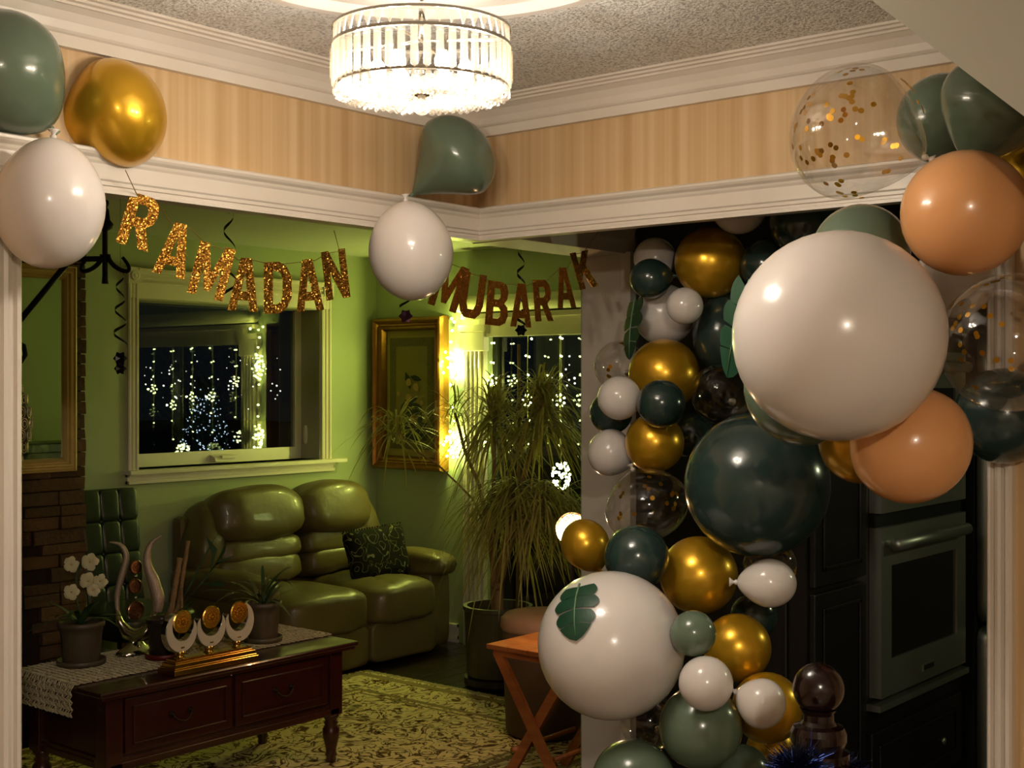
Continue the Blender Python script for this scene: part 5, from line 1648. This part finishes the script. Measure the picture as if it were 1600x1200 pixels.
DISC = confetti_disc_mesh()
random.seed(77)
for (lab, kind, px, py, rx, ry, _, kd, tp), d in zip(BAL, deps):
    c = P(px, py, d)
    view = (c - Vector((0, 0, EYE))).normalized()
    vr = view.cross(UP).normalized(); vu = vr.cross(view).normalized()
    rX = rx / FPX * d; rY = ry / FPX * d
    if kd is None:
        ax = (view * 0.9 + vr * 0.25 - vu * 0.2).normalized()          # knot hidden behind
        sr = (rX + rY) / 2; sz = sr
    else:
        ax = (vr * kd[0] + vu * kd[1]).normalized()
        k = abs(kd[1]) / math.hypot(*kd)
        sz = rX * (1 - k) + rY * k; sr = rX * k + rY * (1 - k)
    t = thing('balloon', c - Vector((0, 0, max(sr, sz))), lab, 'balloon', 'balloons of the garland')
    prof = []
    n = 26
    for i in range(n + 1):
        ph = math.pi * i / n
        z_ = math.cos(ph); r_ = math.sin(ph)
        if z_ > 0:                              # +Z is the knot end
            s2 = z_ * z_
            z2 = z_ * (1 + tp * s2); r_ = r_ * (1 - min(0.72, tp * 1.15) * s2)
            if i == 0:
                r_ = 0.02
        else:
            z2 = z_
            if i == n:
                r_ = 0.002
        prof.append((max(r_, 0.002), z2))
    # keep the outline centred on the pixel
    zmx = 1 + tp
    off = (zmx - 1) / 2 if kd else 0
    q = MB(); rot = align(ax).to_matrix()
    seg = 40 if max(rx, ry) > 60 else 30
    pr2 = [(r_ * sr, (z_ - off) * sz / (1 + off)) for r_, z_ in prof]
    if kind == 'clear' or kind == 'clear0':
        q.lathe(pr2, c, seg, rot, cap=False)
    else:
        q.lathe(pr2, c, seg, rot)
    o = q.build('skin', KM[kind], t, smooth=True)
    tip = c + ax * ((zmx - off) * sz / (1 + off))
    kr = 0.012
    kn = MB().lathe([(0.003, -0.006), (kr * .55, -0.002), (kr * .6, 0.003), (kr * .3, 0.007), (kr * .5, 0.011), (kr * 1.0, 0.018), (kr * .9, 0.0185), (kr * .2, 0.010)], tip, 12, rot)
    kn.build('knot', KM[kind] if kind not in ('clear', 'clear0') else mat('milky_latex', (200, 190, 175), 0.4), t, smooth=True)
    BPOS[lab] = (c, sr, d)
    if kind == 'clear':
        nn = {106: 95, 110: 60}.get(rx, 30 if rx > 50 else 26)
        cl = []
        while len(cl) < nn:
            if cl and random.random() < (0.6 if rx > 80 else 0.3):
                v = cl[-1] + Vector((random.gauss(0, 1), random.gauss(0, 1), random.gauss(0, 1))) * 0.09
            else:
                v = Vector((random.gauss(0, 1), random.gauss(0, 1), random.gauss(0, 1)))
            cl.append(v.normalized())
        for v in cl:
            if v.dot(ax) > 0.75:
                v = -v
            link('confetti_disc', DISC, c + v * min(sr, sz) * 0.968, t, rot=align(v), scale=(1, 1, 1) if d < 3.2 else (1.15, 1.15, 1.15))

# ------------------------------------------------------------------ artificial monstera leaves
def monstera(label_, base, tip_, normal, curve=0.0, ball=None):
    """leaf blade from base (stalk) to tip with slits, slightly bent, as a thin solid sheet"""
    base = Vector(base); tip_ = Vector(tip_)
    V = tip_ - base; L = V.length; V.normalize()
    Nn = (Vector(normal) - V * Vector(normal).dot(V)).normalized(); U = V.cross(Nn).normalized()
    t = thing('monstera_leaf', base, label_, 'leaf')

    def sh(u, v):
        return base + U * (u * L) + V * (v * L) - Nn * (curve * L * (u * u * 2.2 + (v - .4) ** 2 * 1.2))
    if ball:
        flat = sh

        def sh(u, v):
            w_ = flat(u, v) - ball[0]
            return ball[0] + w_.normalized() * ball[1]
    q = MB()
    for s_ in (-1, 1):
        # lobes between slits along one side
        edges = [(-0.06, 0.13), (0.10, 0.345), (0.36, 0.43), (0.60, 0.40), (0.80, 0.26), (1.0, 0.0)]
        lobes = [(0.02, 0.24, -0.10, 0.20), (0.26, 0.48, 0.20, 0.44), (0.50, 0.72, 0.48, 0.72), (0.73, 1.0, 0.74, 1.0)]
        wid = [0.36, 0.42, 0.36, 0.22]
        for (r0, r1, o0, o1), w in zip(lobes, wid):
            pts_ = [(0, r0), (0, r1)]
            outer = []
            for k in range(6):
                f = k / 5
                vv = o1 + (o0 - o1) * f
                bul = w * (0.80 + 0.22 * math.sin(math.pi * f))
                if r1 == 1.0:
                    bul = w * 1.35 * f ** 0.6
                outer.append((bul, vv + 0.10 * (1 - abs(2 * f - 1)) * 0 + 0.06))
            ring_ = pts_[:1] + pts_[1:] + outer
            q.bm.faces.new([q.bm.verts.new(sh(s_ * u, v)) for u, v in ring_])
    ff = list(q.bm.faces)
    bmesh.ops.triangulate(q.bm, faces=ff)
    bmesh.ops.subdivide_edges(q.bm, edges=list(q.bm.edges), cuts=3, use_grid_fill=True)
    if ball:
        for v_ in q.bm.verts:
            v_.co = ball[0] + (v_.co - ball[0]).normalized() * ball[1]
    bmesh.ops.solidify(q.bm, geom=list(q.bm.faces), thickness=0.0012)
    q.build('blade', MONSTERA, t)
    MB().tube([sh(0, v) + Nn * 0.001 for v in (-0.08, 0, .25, .5, .75, .98)], [.003, .0026, .0022, .0018, .0014, .0008], 6).build('midrib', MIDRIB, t, smooth=True)
    return t


c, r_, d = BPOS['big white balloon with a monstera leaf at the bottom']


def on_balloon(px, py, c, r, lift=0.006):
    o = Vector((0, 0, EYE)); dv = (P(px, py, 3) - o).normalized()
    oc = o - c; b = oc.dot(dv); cc = oc.dot(oc) - (r + lift) ** 2
    disc = b * b - cc
    tt_ = -b - math.sqrt(max(disc, 0))
    return o + dv * tt_


b0_ = on_balloon(903, 914, c, r_, 0.010); b1_ = on_balloon(898, 996, c, r_, 0.010)
monstera('monstera leaf lying on the big white balloon at the bottom', b0_, b1_, ((b0_ + b1_) / 2 - c), 0.0, (c, r_ + 0.005))
c2, r2, d2 = BPOS['giant white balloon, largest of the right cluster']
monstera('monstera leaf sticking out left of the giant white balloon', P(1166, 448, 2.50), P(1132, 582, 2.56), (RIGHT * -0.95 - FWD * 0.30), 0.10)
monstera('monstera leaf standing at the partition corner', P(990, 470, 4.05), P(980, 556, 4.02), (RIGHT * -0.95 - FWD * 0.28), 0.10)
